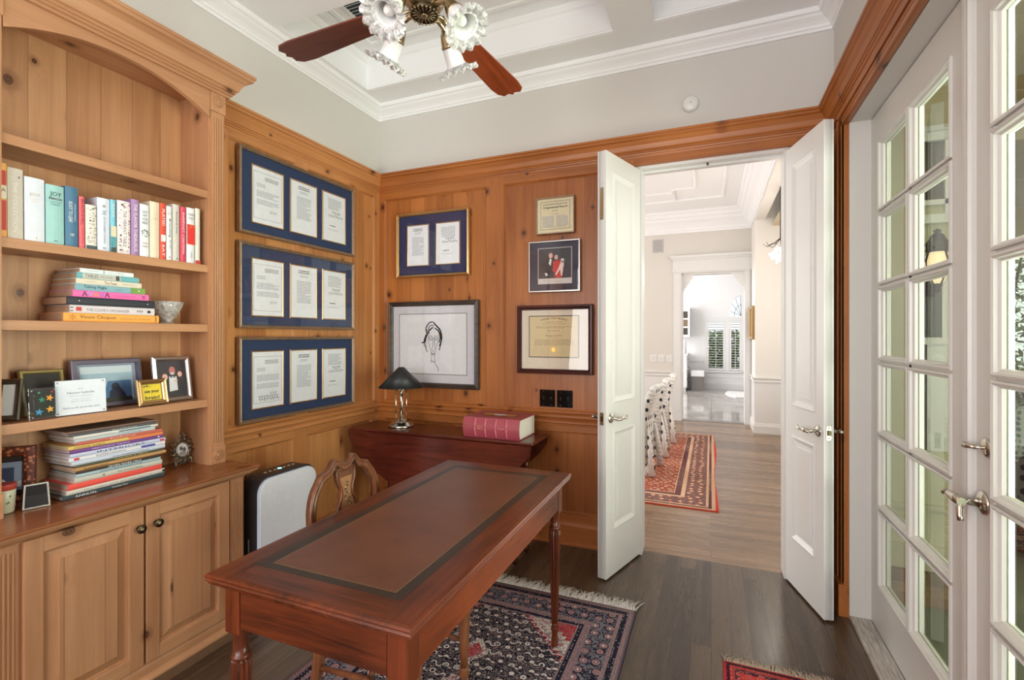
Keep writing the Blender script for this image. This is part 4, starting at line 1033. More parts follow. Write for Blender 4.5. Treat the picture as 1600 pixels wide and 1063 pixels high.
def in_tux(k, w, h, z):
    q = .02
    k.mat(flat((40, 34, 44), .5)); k.rect(-w / 2 + q, w / 2 - q, q, h - q, z)
    k.mat(flat((18, 18, 22), .6)); poly(k, [(-.04, q), (-.035, .09), (-.01, .12), (.02, .12), (.045, .09), (.055, q)], z + .0005)
    k.mat(flat((232, 234, 238), .6)); poly(k, [(-.016, .045), (-.014, .115), (.02, .115), (.022, .05)], z + .001)
    k.mat(flat((16, 16, 18), .6)); poly(k, [(-.008, .116), (-.008, .107), (.003, .111)], z + .0014); poly(k, [(.014, .116), (.014, .107), (.003, .111)], z + .0014)
    k.mat(flat((190, 110, 100), .6)); ell(k, .002, .142, .014, .02, z + .0012); k.mat(flat((206, 200, 196), .6)); ell(k, .002, .129, .010, .007, z + .0015)
    k.mat(flat((60, 30, 34), .6)); ell(k, -.035, .118, .018, .022, z + .0007); ell(k, .04, .128, .014, .018, z + .0007)
    k.mat(flat((228, 176, 160), .6)); ell(k, -.032, .114, .012, .015, z + .001); ell(k, .036, .124, .010, .013, z + .001)
    poly(k, [(-.055, .03), (-.055, .09), (-.04, .1), (-.028, .085), (-.045, .05)], z + .0009); ell(k, .016, .095, .008, .005, z + .0016)
PR = [(0, .01), (.003, .014), (.012, .016), (.018, .011), (.02, .007)]
standing_frame('photo_frame', 'silver framed portrait of a man in a tuxedo with two women', -2.325, 1.487, 1.0628, .17, .208, 8, PR, P['silver'], flat((60, 60, 60)), in_tux, rz=0)
def in_sea(k, w, h, z):
    k.mat(flat((150, 158, 178), .6)); k.rect(-w / 2 + .02, w / 2 - .02, .02, h - .02, z)
    k.mat(flat((214, 228, 236), .5)); k.rect(-w / 2 + .034, w / 2 - .034, .03, h - .03, z + .0003)
    k.mat(flat((176, 204, 220), .5)); k.rect(-w / 2 + .034, w / 2 - .034, .04, h - .06, z + .0006)
    k.mat(flat((88, 128, 172), .5)); poly(k, [(-.03, .01), (.0, .11), (.09, .11), (.09, .01)], z + .0009)
    k.mat(flat((50, 52, 74), .6)); ell(k, .028, .085, .016, .017, z + .0012); poly(k, [(-.0, .03), (.005, .065), (.02, .08), (.045, .08), (.065, .05), (.07, .03)], z + .0012)
    k.mat(flat((60, 60, 50), .6)); k.rect(-.02, .09, .012, .038, z + .0014)
standing_frame('photo_frame', 'wide grey-mauve framed photograph with a blue sea view', -2.395, 1.262, 1.0628, .262, .205, 8, [(0, .016), (.004, .02), (.018, .02), (.02, .007)], flat((120, 112, 128), .3, .5), flat((60, 56, 60)), in_sea)
def in_note(k, w, h, z):
    k.mat(flat((242, 214, 40), .7)); k.rect(-w / 2 + .022, w / 2 - .022, .022, h - .022, z)
    k.mat(flat((24, 20, 20), .7)); put_text(k, 'ugh...', -.018, h * .73, .034, .014, z + .0004, bold=.03); put_text(k, 'use your', 0, h * .5, .062, .015, z + .0004, bold=.03); put_text(k, 'brain!', 0, h * .29, .06, .015, z + .0004, bold=.03)
standing_frame('note_frame', 'small carved gold frame with a handwritten yellow note', -2.275, 1.366, 1.0628, .124, .113, 10, [(0, .008), (.003, .014), (.008, .012), (.012, .015), (.017, .012), (.02, .008)], P['gold'], flat((60, 56, 50)), in_note, rz=2, pname='yellow_note')
def in_dark(k, w, h, z):
    k.mat(flat((52, 46, 40), .5)); k.rect(-w / 2 + .018, w / 2 - .018, .018, h - .018, z)
    k.mat(flat((190, 150, 130), .6))
    for q in (-.02, 0, .02): ell(k, q, h * .42, .009, .011, z + .0005)
    k.mat(flat((120, 100, 92), .6)); k.rect(-.032, .032, .02, h * .34, z + .0004)
standing_frame('photo_frame', 'bamboo-look gold photo frame leaning back behind the acrylic blocks', -2.37, 1.035, 1.0628, .135, .175, 14, [(0, .008), (.004, .013), (.012, .013), (.016, .007)], flat((150, 132, 84), .35, .5), flat((50, 46, 42)), in_dark, rz=-4)
def in_pale(k, w, h, z): k.mat(flat((226, 228, 232), .5)); k.rect(-w / 2 + .02, w / 2 - .02, .02, h - .02, z)
standing_frame('photo_frame', 'dark framed photo at the bay end of the fourth shelf, partly cut off', -2.32, .905, 1.0628, .075, .15, 10, [(0, .008), (.004, .014), (.012, .012), (.016, .007)], P['pewter'], flat((40, 40, 40)), in_pale, rz=-45)
# acrylic blocks
def acrylic(label, xb, yc, w, h, rz, th, inner, nm):
    t = thing('acrylic_block_frame', label, 'acrylic frame', (xb, yc, 1.0628), rz, 'frames standing on the fourth shelf')
    M = WM(t) @ Matrix(((0, 0, 1, 0), (1, 0, 0, 0), (0, 1, 0, 0), (0, 0, 0, 1))) @ RX(-4)
    k = MB(M); k.box(-w / 2, w / 2, .001, h, -th / 2, th / 2, .001); k.build('acrylic_block', P['acrylic'], t)
    k = MB(M); inner(k, w, h, th / 2 + .0008); k.build(nm, None, t)
    for a in (-1, 1):
        for b in (.01, h - .01): k = MB(M); k.lathe([(.003, th / 2 + .0005), (.003, th / 2 + .002), (.0001, th / 2 + .0025)], (a * (w / 2 - .01), b, 0), 10); k.build('magnet_stud', P['silver'], t)
def in_card(k, w, h, z):
    k.mat(flat((226, 232, 242), .6)); k.box(-w / 2 + .004, w / 2 - .001, .002, h - .002, z - .0006, z)
    k.mat(flat((90, 96, 110), .7)); z += .0004
    put_text(k, 'Naomi Isabelle', .0, h * .63, w * .52, .008, z); k.mat(flat((150, 156, 168), .7))
    put_text(k, 'GRADUATION', 0, h * .74, w * .12, .004, z); put_text(k, 'Bachelor of Arts, with highest honors', 0, h * .53, w * .42, .005, z); put_text(k, 'the college of letters and science', 0, h * .44, w * .36, .004, z)
    put_text(k, 'May the road rise up', 0, h * .38, w * .4, .005, z)
    k.mat(flat((90, 96, 110), .7)); put_text(k, 'Thank you for all you have done', .0, h * .2, w * .72, .009, z, shear=.4)
acrylic('clear acrylic block with a white printed card', -2.29, 1.108, .165, .136, -3, .022, in_card, 'printed_card')
def in_star(k, w, h, z):
    k.mat(flat((40, 46, 40), .4)); k.box(-w / 2 + .018, w / 2 - .012, .010, h - .010, z - .0008, z - .0002)
    def star(cx, cy, r, col, a):
        k.mat(flat(col, .5)); pts = []
        for i in range(10):
            q = math.radians(a + i * 36); rr = r if i % 2 == 0 else r * .42
            pts.append((cx + rr * math.cos(q), cy + rr * math.sin(q)))
        poly(k, pts, z + .0004)
    star(-.006, h * .62, .012, (60, 140, 110), 20); star(.018, h * .66, .014, (236, 160, 60), 70); star(.018, h * .3, .014, (230, 170, 70), 95); star(-.016, h * .24, .014, (70, 150, 200), 80); star(.026, h * .85, .007, (170, 50, 70), 40)
    star(-.014, h * .85, .006, (90, 160, 120), 10)
acrylic('clear acrylic block with colourful stars, at the shelf front', -2.278, .985, .09, .116, 6, .03, in_star, 'star_picture')

# ------------------------------------------------------------------ things on the counter
def in_city(k, w, h, z):
    k.mat(flat((30, 30, 34), .5)); k.rect(-w / 2 + .032, w / 2 - .032, .05, h - .05, z); k.mat(flat((150, 164, 190), .5)); k.rect(-w / 2 + .038, w / 2 - .038, .056, h - .056, z + .0004)
    k.mat(flat((70, 80, 110), .5)); k.rect(-.03, .01, .09, .14, z + .0008); k.mat(flat((220, 226, 232), .5)); poly(k, [(-.04, .07), (-.02, .1), (0, .08), (.03, .09), (.03, .066)], z + .0009)
rm = G('carved_red_frame'); rn = rm.vor(rm.obj(), 70); P['carved'] = rm.bsdf(rm.mix(rm.step(rn, .25, .5), srgb(196, 120, 84), srgb(96, 44, 30)), .4, 0, rm.bump(rn, .5, .004))
standing_frame('photo_frame', 'carved red-brown frame standing on the counter behind the wedge-shaped clock', -2.376, .936, CT + .001, .14, .215, 4, [(0, .010), (.003, .016), (.022, .018), (.032, .014), (.036, .008)], P['carved'], flat((50, 40, 36)), in_city, rz=-36, group='things on the cabinet counter')
t = thing('travel_clock', 'small black wedge-shaped clock with a silver rim on the counter', 'clock', (-2.270, .966, CT), -18)
M = WM(t) @ Matrix(((0, 0, 1, 0), (1, 0, 0, 0), (0, 1, 0, 0), (0, 0, 0, 1)))
k = MB(M); k.prism([(-.036, 0), (.036, 0), (.031, .084), (-.031, .084)], -.03, .0)
k.build('case', flat((26, 26, 30), .3), t)
k = MB(M @ RX(-6)); k.mat(P['silver']).sweep([(0, .0), (0, .009), (.005, .009), (.006, .004), (.006, 0)], [(-.037, .001), (-.032, .088), (.032, .088), (.037, .001)], closed=True); k.build('rim', None, t)
k = MB(M @ RX(-6)); k.mat(flat((40, 42, 46), .15)).prism([(-.034, .003), (.034, .003), (.029, .085), (-.029, .085)], .001, .005); k.build('dark_face', None, t)
# floral cup
t = thing('floral_cup', 'pale floral ceramic cup with a red rim, cut off at the counter end', 'cup', (-2.305, .896, CT + .0008))
k = MB(T(-2.305, .896, CT + .0008) @ Matrix.Diagonal((.68, .68, 1, 1))); k.mat(flat((222, 224, 200), .3)).lathe([(.03, 0), (.034, .004), (.038, .05), (.042, .098), (.039, .098), (.034, .05), (.03, .01), (.0001, .01)], (0, 0, 0), 28)
k.mat(flat((196, 80, 70), .35)).lathe([(.0395, .074), (.0435, .101), (.0425, .103), (.0385, .101)], (0, 0, 0), 28); k.build('cup_body', None, t)
k = MB(T(-2.305, .896, CT + .0008) @ Matrix.Diagonal((.68, .68, 1, 1))); rr = random.Random(3)
for i in range(26):
    a = rr.uniform(0, 6.28); hz = rr.uniform(.012, .07); R0 = .0355 + hz * .055
    k.mat(flat(((96, 140, 90), (214, 120, 120), (120, 150, 100))[i % 3], .5))
    k.ball((R0 * math.cos(a), R0 * math.sin(a), hz), .0038, 5)
k.build('flower_pattern', None, t)
# ornate oval frame
t = thing('ornate_photo_frame', 'small pewter filigree frame with an oval photo beside the magazines', 'picture frame', (-2.345, 1.546, CT + .0008), 0)
M = WM(t) @ Matrix(((0, 0, 1, 0), (1, 0, 0, 0), (0, 1, 0, 0), (0, 0, 0, 1))) @ RX(-8)
k = MB(M); k.mat(P['pewter'])
cy = .078
ring = [(.030 * math.cos(2 * math.pi * i / 24), cy + .036 * math.sin(2 * math.pi * i / 24), .004) for i in range(25)]
k.tube(ring, .0045, 6)
for i in range(14):
    a = 2 * math.pi * i / 14 + .2; R = .045 if math.sin(a) < .5 else .05
    cx_, cy_ = R * math.cos(a) * 1.02, cy + R * 1.08 * math.sin(a)
    k.tube([(cx_ + .0095 * math.cos(a + q), cy_ + .0095 * math.sin(a + q), .003) for q in [j * .7 for j in range(8)]], [.0022, .0028, .003, .003, .003, .0026, .0022, .0015], 5)
for s in (-1, 1):
    k.tube([(s * .03, cy - .04, .002), (s * .04, .03, .003), (s * .036, .014, .004), (s * .046, .002, .004)], [.003, .004, .0035, .003], 6)
    k.tube([(s * .036, .02, .003), (s * .018, .028, .003), (0, .022, .003)], .0028, 5)
    k.tube([(s * .004, cy + .05, .002), (s * .016, cy + .066, .003), (s * .006, cy + .076, .003), (0, cy + .09, .003)], [.003, .004, .003, .002], 6)
k.ball((0, cy + .064, .003), .006, 6)
k.build('filigree_frame', None, t)
k = MB(M); k.mat(flat((214, 210, 212), .5)); ell(k, 0, cy, .027, .033, .003, 24); k.mat(flat((90, 84, 90), .5)); ell(k, -.006, cy + .006, .008, .010, .0036); ell(k, .009, cy, .008, .010, .0036); k.mat(flat((150, 140, 140), .5)); ell(k, 0, cy - .018, .018, .011, .0034)
k.build('photograph', None, t)
k = MB(M); k.box(-.014, .014, .012, .09, -.004, -.001); k.build('easel_back', flat((70, 66, 62)), t)
# ------------------------------------------------------------------ writing desk
dk = thing('writing_desk', 'long mahogany writing desk with a brown leather top and fluted legs', 'desk', (-.889, 1.46, 0))
x0, x1, y0, y1 = -1.19, -.588, .858, 2.075
k = MB(); m_ = .072
for a, b, c, d, mt in ((x0, x0 + m_, y0, y1, 'mahY'), (x1 - m_, x1, y0, y1, 'mahY'), (x0 + m_, x1 - m_, y0, y0 + m_, 'mahX'), (x0 + m_, x1 - m_, y1 - m_, y1, 'mahX')):
    k.mat(P[mt]).box(a, b, c, d, .738, .76)
k.mat(P['mahY']).sweep([(-.004, .730), (.004, .730), (.007, .734), (.003, .7375), (.009, .7385), (.012, .743), (.009, .7475), (.004, .7482), (.0115, .7495), (.0135, .754), (.010, .7585), (-.004, .76)], [(x0, y0), (x0, y1), (x1, y1), (x1, y0)][::-1], closed=True)
k.build('tabletop', None, dk)
lg = G('brown_tooled_leather')
X, Y, Z_ = lg.xyz()
# desk-local coordinates: centre of the inlay is (0, 0)
ex = (.228 - X.abs()); ey = (.535 - Y.abs()); e = ex.mn(ey)
n1 = lg.noise(lg.obj(), 4, 4, .65); n2 = lg.noise(lg.obj(), 420, 2)
basec = lg.ramp(n1, [(.3, srgb(88, 52, 38)), (.7, srgb(112, 68, 48))])
dash = (((X + Y) * 520.0).sin()).gt(-.75)
line = e.gt(.030) * e.lt(.0328) * dash
band = e.lt(.030)
c = lg.mix(lg.step(e, .05, .0), basec, srgb(84, 64, 44)); c = lg.mix(lg.step(e, .031, .027), c, srgb(44, 35, 28))
c = lg.mix(line * .55, c, srgb(150, 122, 76))
P['leather'] = lg.bsdf(c, lg.m('ADD', .30, n2 * .12), 0, lg.bump(n2, .12, .0006))
k = MB(); k.box(x0 + m_, x1 - m_, y0 + m_, y1 - m_, .74, .7604); k.build('leather_inlay', P['leather'], dk)
i = .022; lw = .052
for a, b, c, d, mt in ((x0 + i, x0 + i + .02, y0 + i + lw, y1 - i - lw, 'mahY'), (x1 - i - .02, x1 - i, y0 + i + lw, y1 - i - lw, 'mahY'), (x0 + i + lw, x1 - i - lw, y0 + i, y0 + i + .02, 'mahX'), (x0 + i + lw, x1 - i - lw, y1 - i - .02, y1 - i, 'mahX')):
    k = MB(); k.mat(P[mt]).box(a, b, c, d, .618, .733); k.build('apron', None, dk)
legp = [(.010, .008), (.013, .012), (.014, .02), (.012, .045), (.013, .075), (.017, .085), (.017, .095), (.013, .102), (.015, .107), (.013, .112)]
for lx in (x0 + i + lw / 2 - .002, x1 - i - lw / 2 + .002):
    for ly in (y0 + i + lw / 2 - .002, y1 - i - lw / 2 + .002):
        k = MB(T(lx, ly, 0)); k.mat(P['mahZ'])
        k.box(-lw / 2, lw / 2, -lw / 2, lw / 2, .60, .738, .002)
        k.lathe([(.010, .0118), (.014, .014), (.0155, .03), (.0125, .055), (.0135, .075), (.017, .086), (.0165, .094), (.0125, .102), (.0145, .108), (.013, .114)], (0, 0, 0), 20)
        k.lathe([(.014, .114), (.0165, .16), (.020, .30), (.0245, .45), (.0265, .50), (.0245, .52), (.018, .526)], (0, 0, 0), 24, flute=1, depth=.2, smooth=False)
        k.lathe([(.018, .524), (.023, .527), (.025, .532), (.023, .537), (.019, .54), (.0185, .56), (.019, .59), (.023, .596), (.024, .603)], (0, 0, 0), 24)
        k.build('leg', None, dk)

# ------------------------------------------------------------------ drop-leaf table in the corner
dt = thing('drop_leaf_table', 'dark mahogany drop-leaf table against the end wall, its front leaf hanging', 'table', (-1.63, 2.78, 0))
k = MB(); k.mat(P['leafX']).box(-2.30, -.955, 2.635, 2.935, .727, .745, .006); k.build('tabletop', None, dt)
def hang(yy, th):
    pts = [(-2.29, .727)]
    for q in range(1, 11): d = .42 * q / 10; pts.append((-2.295 + 2.3 * d ** 1.65, .727 - d))
    for q in range(10, 0, -1): d = .42 * q / 10; pts.append((-.96 - 2.3 * d ** 1.65, .727 - d))
    pts.append((-.965, .727))
    k = MB(T(0, yy, 0) @ MB_); k.mat(P['leafX']).prism(pts, -th / 2, th / 2); k.build('drop_leaf', None, dt)
hang(2.625, .018); hang(2.948, .018)
k = MB(); k.mat(P['leafX']); k.box(-2.16, -1.06, 2.665, 2.683, .61, .727); k.box(-2.16, -1.06, 2.885, 2.903, .61, .727); k.box(-2.16, -2.14, 2.68, 2.89, .61, .727); k.box(-1.08, -1.06, 2.68, 2.89, .61, .727); k.build('apron', None, dt)
for a in (-2.13, -1.09):
    for b in (2.69, 2.878):
        k = MB(T(a, b, 0)); k.mat(P['leafZ']).box(-.022, .022, -.022, .022, .58, .725); k.lathe([(.012, 0), (.018, .01), (.02, .03), (.012, .05), (.013, .08), (.02, .3), (.024, .5), (.018, .53), (.024, .55), (.022, .58)], (0, 0, 0), 16); k.build('leg', None, dt)
# big red book
bk = thing('large_book', 'thick rose-red leather volume with raised bands lying on the drop-leaf table', 'book', (-1.235, 2.80, .745), 0)
w_, d_, h_ = .375, .262, .124
M = T(-1.235, 2.80, .745) @ RZ(-.5)
LR = flat((160, 70, 82), .42)
k = MB(M); k.mat(LR)
n = 8; prof = [(-d_ / 2 + .0 + (-.018 * math.sin(math.pi * q / n)), h_ * q / n) for q in range(n + 1)]
out = [(d_ / 2, 0.0), (d_ / 2, .005), (-d_ / 2 + .01, .005)] + [(-d_ / 2 + .006 - .018 * math.sin(math.pi * q / n), .005 + (h_ - .01) * q / n) for q in range(n + 1)] + [(-d_ / 2 + .01, h_ - .005), (d_ / 2, h_ - .005), (d_ / 2, h_)] + [(p[0], p[1]) for p in prof[::-1]]
# profile in (y, z) swept along x
a = [k.v((-w_ / 2, y, z)) for y, z in out]; b = [k.v((w_ / 2, y, z)) for y, z in out]
k.f(a); k.f(b[::-1])
for q in range(len(out)): k.f([a[q], a[(q + 1) % len(out)], b[(q + 1) % len(out)], b[q]])
k.build('cover', None, bk)
k = MB(M); k.box(-w_ / 2 + .004, w_ / 2 - .004, -d_ / 2 + .004, d_ / 2 - .004, .005, h_ - .005); k.build('pages', flat((238, 232, 222), .8), bk)
for q in (-.105, -.035, .035, .105):
    k = MB(M); pts = [(q, -d_ / 2 - .018 * math.sin(math.pi * s_ / n) - .001, .004 + (h_ - .008) * s_ / n) for s_ in range(n + 1)]
    k.tube(pts, .0045, 8); k.build('raised_band', flat((200, 108, 118), .4), bk)
k = MB(M @ T(0, 0, h_ + .0006)); k.mat(flat((120, 60, 50), .4)); ell(k, 0, .0, .14, .062, 0, 32); k.mat(flat((196, 150, 90), .35, .4)); ell(k, .07, .0, .045, .035, .0004, 20); ell(k, -.07, .01, .05, .035, .0004, 20); k.mat(flat((220, 214, 214), .4)); ell(k, 0, .0, .045, .028, .0008, 24)
k.build('cover_medallion', None, bk)
k = MB(M @ T(0, -d_ / 2 - .0185, h_ / 2) @ MB_); k.mat(flat((214, 160, 120), .4)); put_text(k, 'THE HOLY', -.07, .012, .04, .008, 0); put_text(k, 'BIBLE', -.07, -.002, .034, .009, 0); put_text(k, 'VOLUME', .07, .004, .04, .007, 0); k.build('spine_lettering', None, bk)

# ------------------------------------------------------------------ lamp
lp = thing('table_lamp', 'nickel column lamp with a black conical shade on the drop-leaf table', 'lamp', (-1.983, 2.80, .745))
M = T(-1.983, 2.80, .745)
k = MB(M); k.mat(P['nickel']).lathe([(.088, 0), (.09, .006), (.086, .014), (.07, .02), (.066, .03), (.052, .034), (.03, .036), (.026, .05), (.014, .054), (.0001, .055)], (0, 0, 0), 32); k.build('base', None, lp)
for q in range(4):
    a = math.radians(45 + 90 * q); k = MB(M); k.mat(P['nickel']).cyl((.036 * math.cos(a), .036 * math.sin(a), .03), (.036 * math.cos(a), .036 * math.sin(a), .262), .0042, seg=8)
    k.tube([(.036 * math.cos(a), .036 * math.sin(a), .262), (.045 * math.cos(a), .045 * math.sin(a), .268), (.075 * math.cos(a), .075 * math.sin(a), .264), (.1 * math.cos(a), .1 * math.sin(a), .276)], [.004, .004, .0035, .003], 8); k.ball((.1 * math.cos(a), .1 * math.sin(a), .272), .005, 6); k.build('support_rod', None, lp)
k = MB(M); k.mat(P['nickel']).cyl((0, 0, .04), (0, 0, .30), .009, seg=12); k.lathe([(.008, .25), (.05, .254), (.052, .26), (.008, .262)], (0, 0, 0), 24); k.build('column', None, lp)
k = MB(M); k.mat(flat((34, 36, 38), .45)).lathe([(.156, .270), (.020, .408), (.001, .4085)], (0, 0, 0), 48); k.mat(flat((214, 206, 190), .6)).lathe([(.154, .2705), (.018, .406)], (0, 0, 0), 48); k.build('lamp_shade', None, lp)

# ------------------------------------------------------------------ side chair behind the desk
ch = thing('side_chair', 'carved walnut side chair with a painted splat, tucked behind the desk', 'chair', (-1.09, 1.50, .0118), 0)
CM = WM(ch)
BM = CM @ T(-.205, 0, .44) @ RY(-5) @ T(0, 0, -.44) @ Matrix(((0, 0, 1, 0), (1, 0, 0, 0), (0, 1, 0, 0), (0, 0, 0, 1)))
half = [(.0, .862), (.02, .869), (.042, .888), (.062, .885), (.082, .862), (.104, .851), (.128, .845), (.148, .822), (.172, .790), (.188, .745), (.194, .690), (.186, .62), (.172, .54), (.168, .44)]
inner = [(.0, .832), (.022, .838), (.042, .856), (.056, .853), (.072, .832), (.098, .820), (.116, .813), (.130, .794), (.150, .766), (.160, .735), (.165, .690), (.157, .62), (.144, .54), (.138, .44)]
def smoothp(p, n=4):
    out = []
    for i in range(len(p) - 1):
        p0, p1, p2, p3 = p[max(i - 1, 0)], p[i], p[i + 1], p[min(i + 2, len(p) - 1)]
        for s_ in range(n):
            t = s_ / n; out.append(tuple(.5 * ((2 * p1[a]) + (-p0[a] + p2[a]) * t + (2 * p0[a] - 5 * p1[a] + 4 * p2[a] - p3[a]) * t * t + (-p0[a] + 3 * p1[a] - 3 * p2[a] + p3[a]) * t ** 3) for a in (0, 1)))
    return out + [p[-1]]
O, I_ = smoothp(half), smoothp(inner)
def bandmesh(k, O, I_, secs):
    rings = []
    full = [(-(p[0]), p[1], -(q[0]), q[1]) for p, q in zip(O, I_)][::-1][:-1] + [(p[0], p[1], q[0], q[1]) for p, q in zip(O, I_)]
    for ou, ov, iu, iv in full: rings.append([k.v((iu + (ou - iu) * t, iv + (ov - iv) * t, w)) for t, w in secs])
    for a, b in zip(rings, rings[1:]):
        for j in range(len(secs)): k.f([a[j], a[(j + 1) % len(secs)], b[(j + 1) % len(secs)], b[j]], True)
    k.f(rings[0]); k.f(rings[-1][::-1])
k = MB(BM); k.mat(P['chairwood']); bandmesh(k, O, I_, [(0, -.012), (1, -.012), (1, .008), (.86, .014), (.7, .012), (.6, .009), (.45, .012), (.2, .014), (0, .008)]); k.build('back_frame', None, ch)
sp = smoothp([(.0, .838), (.030, .842), (.052, .838), (.050, .80), (.034, .765), (.036, .735), (.058, .70), (.064, .66), (.050, .61), (.030, .57), (.028, .52), (.040, .47)])
spi = [(a * .68, .5 + (b - .5) * .985 if b > .8 else b) for a, b in sp]
k = MB(BM); k.mat(P['chairwood']).prism([(-a, b) for a, b in sp[::-1]] + sp, -.006, .006)
bandm = [(a, b) for a, b in sp]
for sgn in (1, -1):
    k.tube([(sgn * a * .93, b, .006) for a, b in sp], .0055, 6)
k.mat(flat((158, 112, 78), .4)).prism([(-a * .62, b) for a, b in sp[::-1] if b < .82] + [(a * .62, b) for a, b in sp if b < .82], .0061, .0065)
k.mat(flat((70, 76, 50), .5)); rr = random.Random(5)
for q in range(16):
    cy = .6 + q * .0125; ell(k, rr.uniform(-.016, .016), cy, .006, .0035, .0072 + .0001 * q, 8)
k.mat(flat((210, 180, 130), .5))
for q in range(8): ell(k, rr.uniform(-.014, .014), .61 + q * .023, .0035, .0035, .009, 8)
k.build('painted_splat', None, ch)
seatp = [(-.20, -.175), (-.20, .175), (.20, .235), (.225, .20), (.23, 0), (.225, -.20), (.20, -.235)]
k = MB(CM); k.mat(P['chairwood']).prism(seatp, .385, .43); k.build('seat_rail', None, ch)
k = MB(CM @ T(0, 0, .43)); k.prism([(a * .94, b * .93) for a, b in seatp], 0, .022); k.prism([(a * .86, b * .86) for a, b in seatp], .022, .034); k.build('seat_cushion', flat((150, 120, 84), .8), ch)
for s in (-1, 1):
    k = MB(CM); k.mat(P['chairwood']).tube([(.195, s * .165, .40), (.20, s * .17, .375), (.20, s * .17, .33), (.20, s * .17, .28), (.20, s * .17, .16), (.20, s * .17, .07)], [.018, .019, .026, .024, .018, .014], 14)
    k.lathe([(.014, .07), (.019, .066), (.016, .058), (.022, .046), (.018, .034), (.012, .022), (.016, .01), (.013, .0)], (.20, s * .17, 0), 16)
    k.lathe([(.018, .372), (.023, .366), (.018, .36)], (.20, s * .17, 0), 16)
    k.build('front_leg', None, ch)
    k = MB(CM); k.mat(P['chairwood']); 
    pts = [(-.205, s * .158, .44), (-.20, s * .158, .30), (-.215, s * .165, .15), (-.25, s * .175, 0)]
    rings = [[k.v((p[0] + a * .016, p[1] + b * .013, p[2])) for a, b in ((-1, -1), (1, -1), (1, 1), (-1, 1))] for p in pts]
    for a, b in zip(rings, rings[1:]):
        for j in range(4): k.f([a[j], a[(j + 1) % 4], b[(j + 1) % 4], b[j]])
    k.f(rings[0]); k.f(rings[-1][::-1]); k.build('rear_leg', None, ch)
    k = MB(CM); k.mat(P['chairwood']).tube([(-.21, s * .162, .17), (.0, s * .166, .185), (.20, s * .17, .17)], [.009, .012, .009], 10); k.build('side_stretcher', None, ch)
k = MB(CM); k.mat(P['chairwood']).tube([(0, -.165, .183), (0, .165, .183)], [.009, .009], 10); k.box(-.222, -.205, -.16, .16, .21, .235, .003); k.build('cross_stretcher', None, ch)

# ------------------------------------------------------------------ air purifier and bin
ap = thing('air_purifier', 'black and white slim air purifier on the floor beside the cabinet', 'air purifier', (-2.11, 1.905, 0))
def rounded(w, h, r, zb=.0, n=7): return [(-w, zb), (w, zb)] + [(w - r + r * math.cos(math.radians(90 * q / n)), h - r + r * math.sin(math.radians(90 * q / n))) for q in range(n + 1)] + [(-w + r - r * math.sin(math.radians(90 * q / n)), h - r + r * math.cos(math.radians(90 * q / n))) for q in range(n + 1)]
AM = T(-2.11, 1.905, 0) @ ML_
k = MB(AM); k.prism(rounded(.19, .665, .075, .02), -.065, .045, False); k.prism([(-.16, 0), (.16, 0), (.16, .02), (-.16, .02)], -.05, .03); k.build('body', flat((48, 44, 44), .35), ap)
k = MB(AM); k.mat(flat((206, 214, 230), .3)).prism(rounded(.186, .655, .072, .04), .046, .058); k.mat(flat((226, 228, 236), .3)).prism(rounded(.18, .65, .068, .045), .058, .061); k.build('front_panel', None, ap)
k = MB(AM); k.mat(flat((180, 180, 182), .4)); k.box(-.1905, -.1895, .20, .36, -.012, -.004); k.build('side_slot', None, ap)
k = MB(T(-2.11, 1.905, .6655)); k.mat(flat((28, 28, 30), .2)); k.box(-.05, .02, -.115, .115, -.0003, .0006)
for q in range(7):
    if q == 3: g = G('blue_led'); P['led'] = g.bsdf((.2, .8, 1), .3, 0, None, Emission_Color=(.25, .8, 1, 1), Emission_Strength=2.0); k.mat(P['led']).lathe([(.011, .0006), (.011, .002), (.0001, .002)], (-.012, 0, 0), 16)
    else: k.mat(flat((220, 224, 228), .4)).lathe([(.0065, .0006), (.0065, .0015), (.0001, .0015)], (-.012, -.09 + q * .03, 0), 12)
k.build('control_panel', None, ap)
bn = thing('storage_box', 'plain taupe box in the gap between cabinet and air purifier', 'box', (-2.27, 1.74, 0))
k = MB(); k.box(-2.35, -2.19, 1.705, 1.80, 0, .44, .004); k.build('box_body', flat((176, 160, 144), .8), bn)
k = MB(); k.box(-2.355, -2.185, 1.70, 1.805, .415, .45, .004); k.build('box_lid', flat((184, 168, 152), .8), bn)

